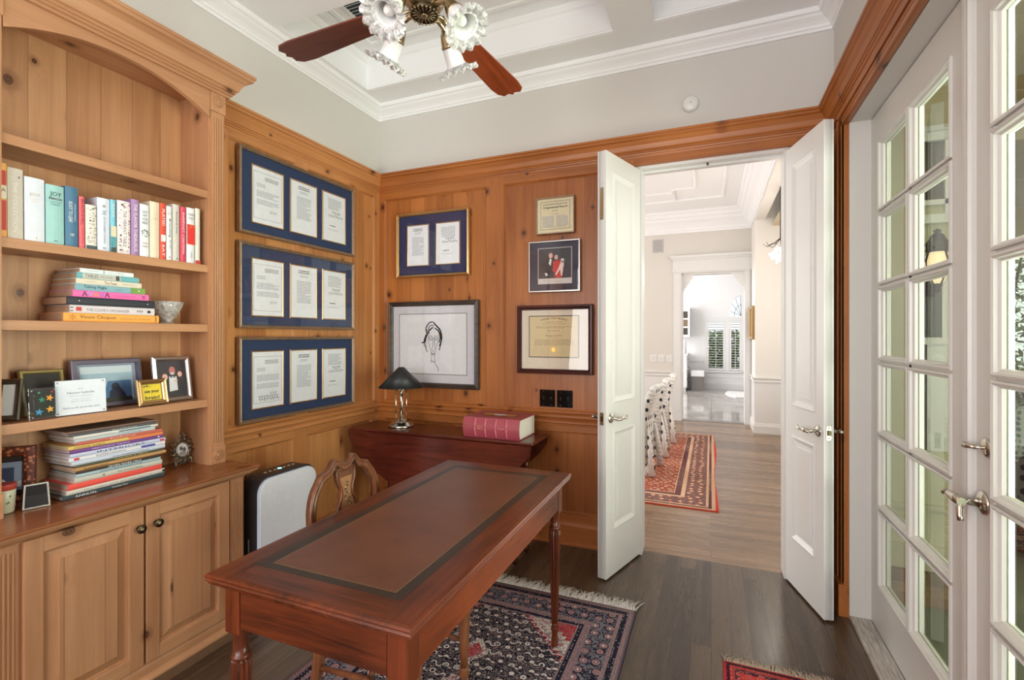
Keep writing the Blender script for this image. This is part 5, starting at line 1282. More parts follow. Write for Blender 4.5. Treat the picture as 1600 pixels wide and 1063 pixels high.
# ------------------------------------------------------------------ rugs
def rug_mat(name, hx, hy, pal, cell=.055, corner=True, bands=(.07, .09, .20, .22, .27), pile=True):
    g = G(name)
    X, Y, Z_ = g.xyz()
    wob = g.noise(g.obj(), 9, 2) - .5
    ax, ay = X.abs(), Y.abs()
    e = (hx - ax).mn(hy - ay)
    # field: rosettes on a lattice with vines
    fx, fy = (X / cell), (Y / cell)
    row = (fy).floor(); sh = (row * .5).fract()
    p = g.vec(fx + sh, fy, 0.0)
    d = g.vor(g.vec(fx + sh, fy, 0.0), 1.0, .28)
    rcol = g.node('ShaderNodeSeparateColor', None, {0: g.vor(p, 1.0, .28, out=1)})
    vine = g.noise(g.vec(fx * .9, fy * .9, 0.0), 1.9, 2, .5, 1.6)
    vl = ((vine * 34.0).sin()).gt(.62)
    c = g.mix(vl, pal['field'], pal['vine'])
    spot = g.vor(p, 3.1, .9)
    c = g.mix((spot.lt(.22)), c, pal['pink'])
    c = g.mix(d.lt(.34), c, pal['field'])
    c = g.mix(d.lt(.30), c, pal['light'])
    c = g.mix(d.lt(.19), c, g.mix(rcol.gt(.5), pal['field'], pal['grey']))
    c = g.mix(d.lt(.09), c, pal['light'])
    # medallion and corners
    def region(dist, col_bg, col):
        cc = g.mix(vl, col_bg, pal['field'])
        cc = g.mix(d.lt(.32), cc, col); cc = g.mix(d.lt(.2), cc, pal['grey']); return g.mix(d.lt(.1), cc, pal['light'])
    scal = ((ax - ay) * 62.0).sin().abs() * .03
    fe = bands[4]
    if corner:
        q = (hx - fe - ax) + (hy - fe - ay) + scal
        c = g.mix(q.lt(.27), c, region(q, pal['light'], pal['pink'])); c = g.mix(g.m('ABSOLUTE', q - .27).lt(.006), c, pal['red'])
        c = g.mix(q.lt(.15), c, g.mix(vl, pal['red'], pal['pink']))
        m = (ax * 1.4 + ay + scal).mn(ax * 1.3 + g.m('ABSOLUTE', ay - .385) + .16)
        c = g.mix(m.lt(.25), c, region(m, pal['light'], pal['pink'])); c = g.mix(m.lt(.215), c, g.mix(vl, pal['red'], pal['pink']))
    # borders
    tiny = g.vor(g.obj(), 95, .4)
    narrow = g.mix(tiny.lt(.4), pal['bord'], pal['pink'])
    blue = g.mix(g.vor(g.obj(), 70, .1).lt(.36), pal['navy'], pal['light'])
    db = g.vor(g.obj(), 1.0 / (cell * 1.25), .35)
    nb = g.noise(g.obj(), 34, 2, .5, 1.5)
    main = g.mix(((nb * 26.0).sin()).gt(-.05), pal['navy'], pal['grey'])
    main = g.mix(db.lt(.36), main, pal['navy']); main = g.mix(db.lt(.29), main, pal['pink']); main = g.mix(db.lt(.2), main, pal['bord']); main = g.mix(db.lt(.1), main, pal['light'])
    b0, b1, b2, b3, b4 = bands
    c = g.mix(e.lt(b4), c, narrow); c = g.mix(e.lt(b4 - .008) * e.gt(b3 + .012), c, blue)
    c = g.mix(e.lt(b2), c, narrow); c = g.mix(e.lt(b2 - .012), c, main)
    c = g.mix(e.lt(b1), c, narrow); c = g.mix(e.lt(b0 - .01) * e.gt(b0 - .034), c, blue)
    c = g.mix(e.lt(.007), c, pal['edge'])
    nn = g.noise(g.obj(), 520, 2)
    c = g.mix(.18, c, g.mix(nn, (0, 0, 0), (1, 1, 1)), 'OVERLAY')
    return g.bsdf(c, .9, 0, g.bump(nn, .4, .002), Specular_IOR_Level=.15)
pn = dict(field=srgb(34, 32, 48), vine=srgb(150, 140, 140), light=srgb(222, 212, 208), grey=srgb(126, 124, 134), pink=srgb(178, 130, 130), red=srgb(168, 48, 58), bord=srgb(128, 116, 122), navy=srgb(36, 34, 52), edge=srgb(110, 96, 100))
def rug(name, label, cx, cy, hx, hy, m, rz=0, fringe=(1,), fcol=(214, 206, 200), zt=.010, fl=.075, nst=420, wave=0.0, seed=1, edgecol=(60, 44, 76)):
    t = thing(name, label, 'rug', (cx, cy, 0), rz)
    M = WM(t); rr = random.Random(seed)
    k = MB(M); nx, ny = 12, 24
    H = lambda x, y: zt + wave * math.sin(y * 4.2 + x * 1.3) * math.sin(x * 3 + 1)
    DX = lambda y: (.012 if wave else 0) * math.sin(y * 3.0)
    g_ = [[k.v((-hx + 2 * hx * i / nx + DX(-hy + 2 * hy * j / ny), -hy + 2 * hy * j / ny, H(-hx + 2 * hx * i / nx, -hy + 2 * hy * j / ny))) for j in range(ny + 1)] for i in range(nx + 1)]
    for i in range(nx):
        for j in range(ny): k.f([g_[i][j], g_[i + 1][j], g_[i + 1][j + 1], g_[i][j + 1]], True)
    bd = [g_[i][0] for i in range(nx + 1)] + [g_[nx][j] for j in range(1, ny + 1)] + [g_[i][ny] for i in range(nx - 1, -1, -1)] + [g_[0][j] for j in range(ny - 1, 0, -1)]
    lo = [k.bm.verts.new((v.co.x, v.co.y, .0005)) for v in bd]
    for i in range(len(bd)): k.f([bd[i], lo[i], lo[(i + 1) % len(bd)], bd[(i + 1) % len(bd)]])
    k.build('pile', m, t)
    for sd in fringe:
        k = MB(M); k.mat(flat(fcol, .9))
        for q in range(nst):
            x = -hx + 2 * hx * (q + rr.random()) / nst; y = sd * hy; L_ = fl * rr.uniform(.55, 1.1); dx = rr.uniform(-.3, .35) * L_
            r0 = rr.uniform(.0011, .002)
            k.tube([(x, y - sd * .004, zt * .8), (x + dx * .3, y + sd * L_ * .35, .0075 + rr.random() * .003), (x + dx * .8, y + sd * L_ * .75, .005 + rr.random() * .004), (x + dx * 1.3, y + sd * L_, .002 + rr.random() * .004)], [r0, r0, r0 * .8, r0 * .4], 4)
        f = k.build('fringe', None, t); f['kind'] = 'stuff'
    k = MB(M); k.mat(flat(edgecol, .85))
    for s in (-1, 1): k.tube([(s * hx + DX(-hy + 2 * hy * j / 12), -hy + 2 * hy * j / 12, zt * .55) for j in range(13)], zt * .5, 6)
    k.build('side_binding', None, t)
    return t
rug('persian_rug', 'navy and rose Persian rug with white fringe beneath the desk', -.95, 1.485, .605, .955, rug_mat('navy_persian_rug', .605, .955, pn, .05, bands=(.062, .07, .185, .195, .235)), nst=620, fl=.105, fcol=(226, 220, 214))
pr_ = dict(field=srgb(128, 36, 52), vine=srgb(70, 34, 50), light=srgb(196, 150, 140), grey=srgb(150, 90, 90), pink=srgb(206, 120, 110), red=srgb(190, 44, 56), bord=srgb(206, 62, 60), navy=srgb(70, 34, 52), edge=srgb(206, 60, 60))
rug('red_rug', 'crimson rug with a cream fringe by the french door sill, cut off', .315, 1.66, .265, .55, rug_mat('crimson_rug', .265, .55, pr_, .035, corner=False, bands=(.03, .035, .07, .075, .09)), fcol=(196, 176, 156), nst=260, fl=.06, seed=5, edgecol=(200, 50, 56))

# ------------------------------------------------------------------ ceiling fan
FX, FY = -.881, 1.373
fan = thing('ceiling_fan', 'brass ceiling fan with four wooden blades and ruffled glass lights', 'ceiling fan', (FX, FY, 2.43))
F = T(FX, FY, 0)
k = MB(F); k.mat(P['brass']).lathe([(.0001, 3.349), (.07, 3.349), (.07, 3.33), (.055, 3.30), (.03, 3.285), (.012, 3.28)], (0, 0, 0), 28); k.build('canopy', None, fan)
k = MB(F); k.mat(P['brass']).cyl((0, 0, 3.29), (0, 0, 2.72), .011, seg=14); k.build('downrod', None, fan)
k = MB(F); k.mat(P['brass']).lathe([(.012, 2.74), (.03, 2.73), (.06, 2.70), (.10, 2.675), (.125, 2.64), (.128, 2.58), (.12, 2.545), (.09, 2.525), (.055, 2.515), (.05, 2.50), (.062, 2.49), (.066, 2.475), (.05, 2.46), (.035, 2.452), (.03, 2.445)], (0, 0, 0), 36); k.build('motor_housing', None, fan)
k = MB(F); k.mat(P['darkbrass']).lathe([(.03, 2.447), (.049, 2.446), (.051, 2.440), (.048, 2.436), (.044, 2.434), (.042, 2.437), (.0001, 2.438)], (0, 0, 0), 36)
k.mat(P['brass'])
for q in range(16):
    a = 2 * math.pi * q / 16; k.tube([(.016 * math.cos(a), .016 * math.sin(a), 2.436), (.039 * math.cos(a), .039 * math.sin(a), 2.436)], [.0017, .0026], 6)
for q in range(22):
    a = 2 * math.pi * q / 22; k.ball((.047 * math.cos(a), .047 * math.sin(a), 2.435), .0042, 5)
k.lathe([(.013, 2.437), (.012, 2.431), (.006, 2.428), (.0001, 2.427)], (0, 0, 0), 16); k.build('finial_plate', None, fan)
k = MB(F); k.mat(P['darkbrass']).cyl((.012, -.045, 2.44), (.012, -.045, 2.375), .0012, seg=6); k.cyl((.012, -.045, 2.39), (.012, -.045, 2.374), .003, .0022, seg=8); k.build('pull_chain', None, fan)
for q, ang in enumerate((176, 86, -4, -94)):
    Bm = F @ RZ(ang) @ T(0, 0, 2.472) @ RX(-2)
    k = MB(Bm); k.mat(P['bladelit' if q in (1, 3) else 'bladedark'])
    Rt = .655
    pts = [(.20, -.048), (Rt - .075, -.066), (Rt - .02, -.060), (Rt + .004, -.040), (Rt - .004, -.015), (Rt + .01, .0), (Rt - .004, .015), (Rt + .004, .040), (Rt - .02, .060), (Rt - .075, .066), (.20, .048), (.185, .03), (.185, -.03)]
    k.prism(pts, -.003, .003)
    b = k.build('fan_blade', None, fan)
    # this blade's own grain runs outward
    k = MB(Bm); k.mat(P['brass']); k.tube([(.10, 0, .015), (.15, .006, .004), (.19, .0, -.004), (.22, 0, -.005)], [.012, .009, .008, .006], 8, .6)
    for s in (-1, 1): k.tube([(.16, 0, .002), (.19, s * .022, -.004), (.22, s * .03, -.005), (.245, s * .022, -.005), (.25, s * .006, -.005)], [.006, .006, .005, .005, .004], 6)
    k.box(.19, .245, -.035, .035, -.007, -.003, .002)
    k.build('blade_bracket', None, b)
for ang in (80, -10, 170, -100):
    A = F @ RZ(ang) @ T(.010, 0, -.022)
    k = MB(A); k.mat(P['brass']).tube([(.015, 0, 2.475), (.06, 0, 2.475), (.085, 0, 2.468), (.098, 0, 2.448)], [.012, .009, .009, .012], 10)
    k.tube([(.03, .0, 2.49), (.075, .012, 2.488), (.09, .0, 2.47)], [.005, .006, .004], 6); k.tube([(.03, .0, 2.49), (.075, -.012, 2.488), (.09, .0, 2.47)], [.005, .006, .004], 6)
    arm = k.build('lamp_arm', None, fan)
    Sm = A @ T(.098, 0, 2.452) @ RY(180 - 36)
    k = MB(Sm); k.mat(P['brass']).lathe([(.010, -.012), (.014, -.006), (.019, 0), (.024, .016), (.028, .034), (.030, .036), (.030, .044), (.026, .046)], (0, 0, 0), 28, flute=1, depth=.05); k.build('shade_holder', None, arm)
    k = MB(Sm); k.mat(P['frost']); k.smooth = True
    k.lathe([(.024, .040), (.029, .046), (.031, .070), (.033, .095), (.040, .110), (.044, .113), (.042, .115), (.031, .097), (.029, .07), (.026, .044)], (0, 0, 0), 32); 
    k.build('glass_shade', None, arm)
    k = MB(Sm); k.mat(P['crystal']); rr = random.Random(ang)
    seg = 56; rings = []
    for r_, h_, am in ((.037, .104, 0), (.048, .114, .10), (.060, .119, .16), (.070, .118, .2), (.074, .124, .2), (.062, .126, .15), (.050, .12, .1), (.036, .108, 0)):
        rings.append([k.v(((r_ * (1 + am * .22 * math.cos(14 * t))) * math.cos(t), (r_ * (1 + am * .22 * math.cos(14 * t))) * math.sin(t), h_ + am * .038 * math.sin(14 * t))) for t in [2 * math.pi * i / seg for i in range(seg)]])
    for a, b in zip(rings, rings[1:]):
        for i in range(seg): k.f([a[i], a[(i + 1) % seg], b[(i + 1) % seg], b[i]], False)
    for q in range(28):
        t = 2 * math.pi * q / 28; R1 = .073
        k.tube([(.036 * math.cos(t), .036 * math.sin(t), .104), (.05 * math.cos(t), .05 * math.sin(t), .1135), (R1 * math.cos(t), R1 * math.sin(t), .1185 + .004 * math.sin(q * 2.2))], [.0016, .0022, .0034], 5)
    k.build('crystal_ruffle', None, arm)
    k = MB(Sm); k.mat(flat((236, 234, 228), .3)).ball((0, 0, .075), .018, 8, 1.5); k.build('bulb', None, arm)
# air vent in the sunken ceiling panel
vt = thing('air_vent', 'white louvred air vent in the sunken ceiling panel behind the fan blade', 'vent', (-1.96, 2.46, 3.33))
k = MB(T(0, 0, 3.346)); k.mat(P['white']).sweep([(0, .004), (0, -.010), (.014, -.012), (.02, -.004), (.02, .004)], [(-2.05, 2.26), (-2.05, 2.68), (-1.87, 2.68), (-1.87, 2.26)], closed=True); k.mat(flat((70, 84, 92), .8)); k.box(-2.032, -1.888, 2.278, 2.662, -.002, .001); k.build('vent_frame', None, vt)
for q in range(15):
    k = MB(T(-1.96, 2.292 + q * .026, 3.338) @ RX(38)); k.box(-.072, .072, -.009, .009, -.0012, .0012); k.build('slat', P['white'], vt)
# ------------------------------------------------------------------ dining room and foyer beyond the doorway
HY, HC, KY = 8.28, 3.35, 13.4
MB().box(-4.0, 1.30, 3.17, HY + .17, -.06, 0).build('floor_hall', P['hallfloor'], struct=True)
k = MB(); k.box(-4.0, -.44, HY, HY + .17, 0, HC + .2); k.box(.492, .60, HY, HY + .17, 0, HC + .2); k.box(-.44, .492, HY, HY + .17, 2.37, HC + .2); struct(k, 'wall_hall_far', P['cream'])
k = MB(); k.box(.573, .70, 7.72, HY + .01, 0, HC + .1); k.box(.573, 1.44, 7.6, 7.72, 0, 4.2); struct(k, 'wall_hall_right', P['palewall'])
k = MB(); k.box(.573, .70, 3.235, 7.6, 3.0, HC + .1); struct(k, 'trim_16', P['palewall'])
k = MB(); k.box(-4.1, -4.0, 3.23, HY, 0, HC + .1); struct(k, 'wall_hall_left', P['cream'])
k = MB(); k.box(1.30, 1.36, 3.66, 7.6, 0, 4.2); struct(k, 'wall_foyer', P['palewall'])
k = MB(); k.box(.78, 1.30, 3.66, 3.74, 0, 4.2); k.box(.64, .78, 3.236, 3.74, -.1, 4.2); struct(k, 'wall_foyer_near', P['palewall'])
k = MB(); k.mat(P['white']); k.box(-4.0, .70, 3.235, HY, HC, HC + .06); k.box(.70, 1.44, 3.235, 7.7, 4.2, 4.26); k.box(.69, .75, 3.235, 7.6, 3.4, 4.2)
bead = [(-.014, HC), (-.014, HC - .012), (-.006, HC - .022), (.004, HC - .022), (.012, HC - .014), (.014, HC)]
k.sweep(bead, [(-3.2, 7.48), (-.48, 7.48), (.155, 7.35), (.14, 4.0)][0:1] + [(.15, 7.42), (.15, 3.6)])
k.sweep(bead, [(-3.2, 7.0), (-.49, 7.0), (-.49, 6.86), (-.2, 6.86), (-.2, 4.2)]); k.sweep(bead, [(-.49, 6.95), (-.49, 7.40)])
struct(k, 'ceiling_hall')
hcr = [(0, 3.03), (.014, 3.03), (.018, 3.06), (.03, 3.07), (.034, 3.10), (.07, 3.16), (.12, 3.21), (.13, 3.24), (.16, 3.26), (.17, 3.30), (.20, 3.32), (.21, HC), (0, HC)]
struct(MB().sweep(hcr, [(-4.0, 3.24), (-4.0, HY), (.573, HY), (.573, 3.24)], closed=True), 'trim_17', P['white'])
crl = [(0, .70), (.010, .70), (.012, .715), (.022, .72), (.022, .735), (.016, .745), (.03, .765), (.034, .775), (.034, .785), (0, .785)]
hb = [(0, 0), (.022, 0), (.022, .10), (.016, .12), (.012, .14), (0, .15)]
w_ = MB(); w_.sweep(crl, [(-4.0, HY), (-.56, HY)]); w_.sweep(crl, [(.573, HY), (.573, 7.6), (1.3, 7.6)][::1] if False else [(.573, 8.27), (.573, 7.6), (1.3, 7.6)])
struct(w_, 'trim_18', P['trim'])
w_ = MB(); w_.sweep(hb, [(-4.0, HY), (-.56, HY)]); w_.sweep(hb, [(.573, 8.27), (.573, 7.6), (1.3, 7.6)])
struct(w_, 'baseboard_hall', P['trim'])
# wainscot panel white below the rail
k = MB(); k.box(-4.0, -.56, HY - .006, HY, .14, .71); k.box(.567, .573, 7.6, 8.27, .14, .71); k.box(.573, 1.3, 7.594, 7.6, .14, .71); struct(k, 'trim_19', P['trim'])
# opening to the kitchen, white casing with scalloped brackets
k = MB(T(0, HY, 0) @ MB_)
for a, b in ((-.565, -.44), (.478, .565)): k.box(a, b, 0, 2.40, 0, .03); k.box(a + .02, b - .02, .15, 2.38, .03, .036)
k.box(-.575, .573, 2.38, 2.62, 0, .04); k.box(-.59, .573, 2.40, 2.43, .04, .055); k.box(-.62, .573, 2.62, 2.66, 0, .09); k.box(-.60, .573, 2.59, 2.62, 0, .065)
k.box(-.44, -.425, 0, 2.37, -.17, 0); k.box(.477, .492, 0, 2.37, -.17, 0); k.box(-.44, .492, 2.355, 2.37, -.17, 0)
for s, ox in ((1, -.425), (-1, .477)):
    pts = [(0, 2.36), (.16, 2.36), (.15, 2.33), (.15, 2.29), (.11, 2.26), (.10, 2.22), (.065, 2.19), (.05, 2.15), (.02, 2.13), (.02, 2.09), (0, 2.07)]
    k.prism([(ox + s * a, b) for a, b in pts], -.06, -.02)
struct(k, 'trim_20', P['trim'])
k = MB(); k.box(-.44, .49, HY - .0, HY + .17, -.01, .006); struct(k, 'trim_21', flat((120, 116, 112), .4))
# speaker, switches
t = thing('wall_speaker', 'square grey in-wall speaker high on the cream wall beyond the doorway', 'speaker', (-.815, HY, 2.74))
k = MB(T(0, HY, 0) @ MB_); k.mat(flat((196, 194, 190), .6)); k.box(-.90, -.73, 2.74, 2.96, 0, .008, .002); k.mat(flat((176, 174, 172), .8)); k.box(-.885, -.745, 2.755, 2.945, .008, .010); k.build('grille', None, t)
for i, x in enumerate((-.88, -.755, -.63)):
    t = thing('wall_switch', ('white wall switch plate farthest from the kitchen opening', 'white wall switch plate, middle of three on the cream wall', 'white wall switch plate nearest the kitchen opening')[i], 'switch', (x, HY, .94), group='white switches on the cream wall')
    k = MB(T(0, HY, 0) @ MB_); k.box(x - .055, x + .055, .94, 1.055, 0, .006, .002); k.build('plate', P['trim'], t)
    k = MB(T(0, HY, 0) @ MB_)
    for q in (-.024, .024): k.box(x + q - .014, x + q + .014, .968, 1.028, .006, .010, .001)
    k.build('rocker', flat((226, 224, 220), .4), t)
# picture on the hall wall (seen edge-on)
t = thing('gilt_picture', 'gilt framed picture hung edge-on on the pale wall by the kitchen opening', 'picture frame', (.573, 7.95, 1.32))
Mh = T(.573, 0, 0) @ MR_
k = MB(Mh); k.mat(flat((150, 120, 72), .4, .4)); frame_sweep(k, -8.22, -7.68, 1.32, 1.80, [(0, 0), (0, .03), (.01, .045), (.04, .035), (.05, .012), (.05, 0)]); k.build('frame', None, t)
k = MB(Mh); k.box(-8.18, -7.72, 1.36, 1.76, .002, .014); k.build('canvas', flat((196, 176, 140), .7), t)
# crystal chandelier in the foyer
cx, cy, cz = .70, 6.0, 2.26
t = thing('chandelier', 'crystal ball chandelier with dark twig arms above the foyer, half hidden', 'chandelier', (cx, cy, cz))
g = G('lit_crystal'); P['litcrystal'] = g.bsdf((.95, .93, .9), .1, 0, None, Emission_Color=(1, .95, .86, 1), Emission_Strength=1.6)
k = MB(); rr = random.Random(2); k.mat(P['litcrystal'])
for q in range(110):
    a, b = rr.uniform(0, 6.28), rr.uniform(-1, 1); s_ = math.sqrt(1 - b * b); R0 = .115 * rr.uniform(.5, 1)
    k.ball((cx + R0 * s_ * math.cos(a), cy + R0 * s_ * math.sin(a), cz + R0 * b * .8), .010, 4)
k.build('crystal_cluster', None, t)
k = MB(); k.mat(flat((60, 56, 52), .4, .6))
for q in range(9):
    a = q * .7; k.tube([(cx, cy, cz + .18), (cx + .06 * math.cos(a), cy + .06 * math.sin(a), cz + .13), (cx + .13 * math.cos(a), cy + .13 * math.sin(a), cz + .10), (cx + .17 * math.cos(a + .2), cy + .17 * math.sin(a + .2), cz + .13)], [.005, .004, .004, .002], 5)
k.build('twig_arms', None, t)
k = MB(); k.mat(flat((60, 56, 52), .4, .6)).cyl((cx, cy, cz + .17), (cx, cy, 3.02), .006); k.build('stem', None, t)
pl = bpy.data.lights.new('chandelier_light', 'POINT'); pl.energy = 12; pl.color = (1, .9, .78); pl.shadow_soft_size = .12
po = bpy.data.objects.new('chandelier_light', pl); COL.objects.link(po); po.location = (cx, cy, cz - .16)

# slip-covered chairs
def dots():
    g = G('dotted_slipcover')
    X, Y, Z_ = g.xyz()
    n = g.noise(g.obj(), 3, 2) * .03
    f1 = g.vor(g.vec(X * 13.0, Y * 13.0 + n, Z_ * 11.0), 1.0, .15)
    tick = ((Z_ + X * .25) * 150.0).sin().gt(.55) * ((Y * 60.0 + X * 50.0).sin().gt(0.0))
    c = g.mix(tick * .5, srgb(238, 236, 230), srgb(150, 150, 156))
    c = g.mix(f1.lt(.26), c, srgb(44, 46, 60))
    return g.bsdf(c, .85)
P['dots'] = dots()
def slip_chair(label, x, y, rz):
    t = thing('slipcover_chair', label, 'chair', (x, y, .0135), rz, 'slip-covered dining chairs beyond the doorway')
    M = WM(t)
    k = MB(M)      # faces -X, back towards +X
    lv = [(.0, -.25, .22, .23), (.10, -.245, .21, .225), (.30, -.235, .205, .22), (.44, -.23, .20, .215)]
    rings = [[k.v((a, -b, z)) for a, b in ((x0_, wy), (x1_, wy))] + [k.v((a, b, z)) for a, b in ((x1_, wy), (x0_, wy))] for z, x0_, x1_, wy in lv]
    for a, b in zip(rings, rings[1:]):
        for j in range(4): k.f([a[j], a[(j + 1) % 4], b[(j + 1) % 4], b[j]])
    k.f(rings[0][::-1]); k.f(rings[-1])
    k.build('skirt', P['dots'], t)
    k = MB(M); k.box(-.26, .13, -.235, .235, .44, .50, .02); k.build('seat', P['dots'], t)
    k = MB(M); n = 8
    lv = [(.10, .18, .225, .235), (.46, .13, .215, .225), (.58, .15, .235, .225), (.71, .19, .275, .215), (.80, .225, .305, .20), (.85, .25, .315, .165), (.865, .27, .30, .11)]
    rings = [[k.v((x0_ + .0, -wy, z)), k.v((x0_ - .01, 0, z)), k.v((x0_, wy, z)), k.v((x1_, wy, z)), k.v((x1_ + .015, 0, z)), k.v((x1_, -wy, z))] for z, x0_, x1_, wy in lv]
    for a, b in zip(rings, rings[1:]):
        for j in range(6): k.f([a[j], a[(j + 1) % 6], b[(j + 1) % 6], b[j]], True)
    k.f(rings[0][::-1]); k.f(rings[-1])
    k.build('backrest', P['dots'], t)
    k = MB(M); rr = random.Random(int(y * 10))
    for s in (-1, 1):
        k = MB(M); k.tube([(.235, s * .19, .45), (.262, s * .215, .25), (.285, s * .235, .012)], [.012, .028, .036], 8)
        k.build('corner_pleat', P['dots'], t)
    return t
slip_chair('dotted white slip-covered chair nearest the doorway, half hidden by the open door', -.79, 5.05, -4)
slip_chair('dotted white slip-covered chair, middle of the three along the hall rug', -.76, 5.85, 2)
slip_chair('dotted white slip-covered chair, farthest of the three from the doorway', -.74, 6.62, 5)
ph = dict(field=srgb(186, 96, 70), vine=srgb(84, 60, 66), light=srgb(228, 206, 178), grey=srgb(150, 120, 110), pink=srgb(214, 150, 120), red=srgb(196, 62, 52), bord=srgb(222, 190, 158), navy=srgb(110, 68, 70), edge=srgb(214, 72, 58))
rug('dining_rug', 'long salmon red Persian rug under the slip-covered chairs in the next room', -1.23, 5.63, 1.27, 1.56, rug_mat('salmon_rug', 1.27, 1.56, ph, .06, corner=False, bands=(.07, .08, .26, .27, .34)), fringe=(), seed=8, edgecol=(216, 78, 62), zt=.010, wave=.0012)

# ------------------------------------------------------------------ kitchen beyond
kt = G('polished_tile'); X, Y, Z_ = kt.xyz()
gr = kt.m('MINIMUM', (X * 1.6).fract(), (Y * 1.6).fract())
kn = kt.noise(kt.obj(), 2.0, 4)
P['tile'] = kt.bsdf(kt.mix(gr.lt(.01), kt.ramp(kn, [(.3, srgb(150, 144, 138)), (.7, srgb(186, 180, 174))]), srgb(110, 106, 102)), .06)
MB().box(-3.0, 2.6, HY + .17, KY + .1, -.06, 0).build('floor_kitchen', P['tile'], struct=True)
k = MB()
k.box(-3.0, -.11, KY, KY + .15, 0, 4); k.box(-.11, .70, KY, KY + .15, 0, .50); k.box(-.11, .33, KY, KY + .15, 1.74, 4); k.box(.33, .42, KY, KY + .15, .5, 4); k.box(.42, .70, KY, KY + .15, 1.74, 1.86); k.box(.70, 2.6, KY, KY + .15, 0, 4)
# above the arched light
n = 12
for q in range(n):
    u0, u1 = .42 + .56 * q / n, .42 + .56 * (q + 1) / n
    if u0 >= .70: break
    k.box(u0, min(u1, .70), KY, KY + .15, 1.86 + .52 * math.sqrt(max(0, 1 - ((.70 - (u0 + u1) / 2) / .28) ** 2)), 4)
struct(k, 'wall_kitchen_far', P['kitchenwall'])
k = MB(); k.box(-3.1, -3.0, HY, KY, 0, 4); k.box(2.6, 2.7, HY, KY, 0, 4); struct(k, 'wall_kitchen_sides', P['kitchenwall'])
k = MB(); k.box(-3.0, 2.6, HY + .17, KY + .1, 3.0, 3.06); k.box(-3.0, 2.6, HY + .5, HY + 1.0, 2.75, 3.0); k.box(-3.0, 2.6, 11.2, 11.5, 2.85, 3.0); struct(k, 'ceiling_kitchen', P['white'])
Mk = T(0, KY, 0) @ MB_
k = MB(Mk); k.box(-3.0, -.16, .70, .745, 0, .03); k.box(-3.0, 2.6, 0, .16, 0, .02); k.box(-.16, .72, .44, .48, 0, .05); k.box(-3, 2.6, .30, .32, 0, .012)
for a, b in ((-.17, -.11), (.33, .42), (.70, .76)): k.box(a, b, .47, 1.80, 0, .03)
k.box(-.17, .76, 1.74, 1.84, 0, .035)
arcp = [(.70 - .28 * math.cos(math.radians(180 * q / 16)), 1.86 + .50 * math.sin(math.radians(180 * q / 16))) for q in range(9)]
struct(k, 'trim_22', P['trim'])
def shutter(name_lab, a, b, v0, v1):
    t = thing('window_shutter', name_lab, 'shutter', ((a + b) / 2, KY - .01, v0), 0, 'louvred shutters in the kitchen')
    k = MB(Mk); s = .045
    k.box(a, a + s, v0, v1, .0, .03); k.box(b - s, b, v0, v1, .0, .03); k.box(a + s, b - s, v0, v0 + s, 0, .03); k.box(a + s, b - s, v1 - s, v1, 0, .03); k.build('shutter_frame', P['trim'], t)
    nl = 18
    for q in range(nl):
        v = v0 + s + (v1 - v0 - 2 * s) * (q + .5) / nl
        k = MB(Mk @ T(0, v, .015) @ RX(-16)); k.box(a + s, b - s, -.003, .003, -.026, .026); k.build('louvre', P['trim'], t)
    k = MB(Mk); k.box((a + b) / 2 - .006, (a + b) / 2 + .006, v0 + s, v1 - s, .036, .046); k.build('tilt_rod', P['trim'], t)
shutter('white louvred shutter, left one in the kitchen window', -.105, .325, .50, 1.73)
shutter('white louvred shutter, right narrower one beside the kitchen opening edge', .425, .70, .50, 1.73)
k = MB(Mk); k.mat(flat((60, 62, 66), .5))
for a in (95, 118, 141, 165): k.tube([(.70, 1.87, -.02), (.70 + .27 * math.cos(math.radians(a)), 1.87 + .49 * math.sin(math.radians(a)), -.02)], .006, 5)
k.tube([(.70 + .16 * math.cos(math.radians(a)), 1.87 + .28 * math.sin(math.radians(a)), -.02) for a in range(90, 181, 15)], .006, 5); struct(k, 'window_3')
t = thing('kitchen_cabinet', 'white glass-front wall cabinet at the edge of the kitchen opening', 'cabinet', (-.75, 13.1, 1.34))
k = MB(); k.box(-1.2, -.50, 13.0, KY - .002, 1.34, 2.05); k.box(-1.22, -.48, 12.98, KY - .002, 2.05, 2.1); k.build('carcass', P['trim'], t)
for q in range(3):
    k = MB(T(0, 13.0, 0) @ MB_); k.box(-.70, -.55, 1.40 + q * .21, 1.57 + q * .21, .0, .004); k.build('glass_door', flat(((60, 60, 54), (120, 104, 84), (70, 66, 60))[q], .1), t)
t = thing('kitchen_base_cabinet', 'white base cabinet with drawers at the left edge of the kitchen opening', 'cabinet', (-.9, 13.1, 0))
k = MB(); k.box(-1.3, -.56, 12.7, KY - .002, .08, .88); k.box(-1.28, -.58, 12.75, KY - .002, 0, .08); k.build('carcass', P['trim'], t)
k = MB(); k.box(-1.32, -.54, 12.68, KY - .002, .88, .92); k.build('worktop', flat((226, 224, 222), .3), t)
for q in range(4):
    k = MB(T(-.56, 0, 0) @ ML_); k.box(12.76, KY - .06, .12 + q * .19, .28 + q * .19, 0, .012); d = k.build('drawer', P['trim'], t)
    k = MB(T(-.56, 0, 0) @ ML_); k.box(13.0, 13.05, .19 + q * .19, .215 + q * .19, .012, .03); k.build('knob', flat((70, 70, 74), .3), d)
t = thing('counter_appliance', 'white rounded canister on the kitchen counter', 'appliance', (-.62, 12.9, .92))
k = MB(); k.lathe([(.05, .921), (.07, .93), (.07, 1.24), (.05, 1.26), (.0001, 1.265)], (-.64, 12.9, 0), 20); k.build('canister_body', flat((244, 244, 244), .3), t)
t = thing('kitchen_bench', 'white-topped grey kitchen bench below the shutters', 'bench', (-.30, 13.1, 0))
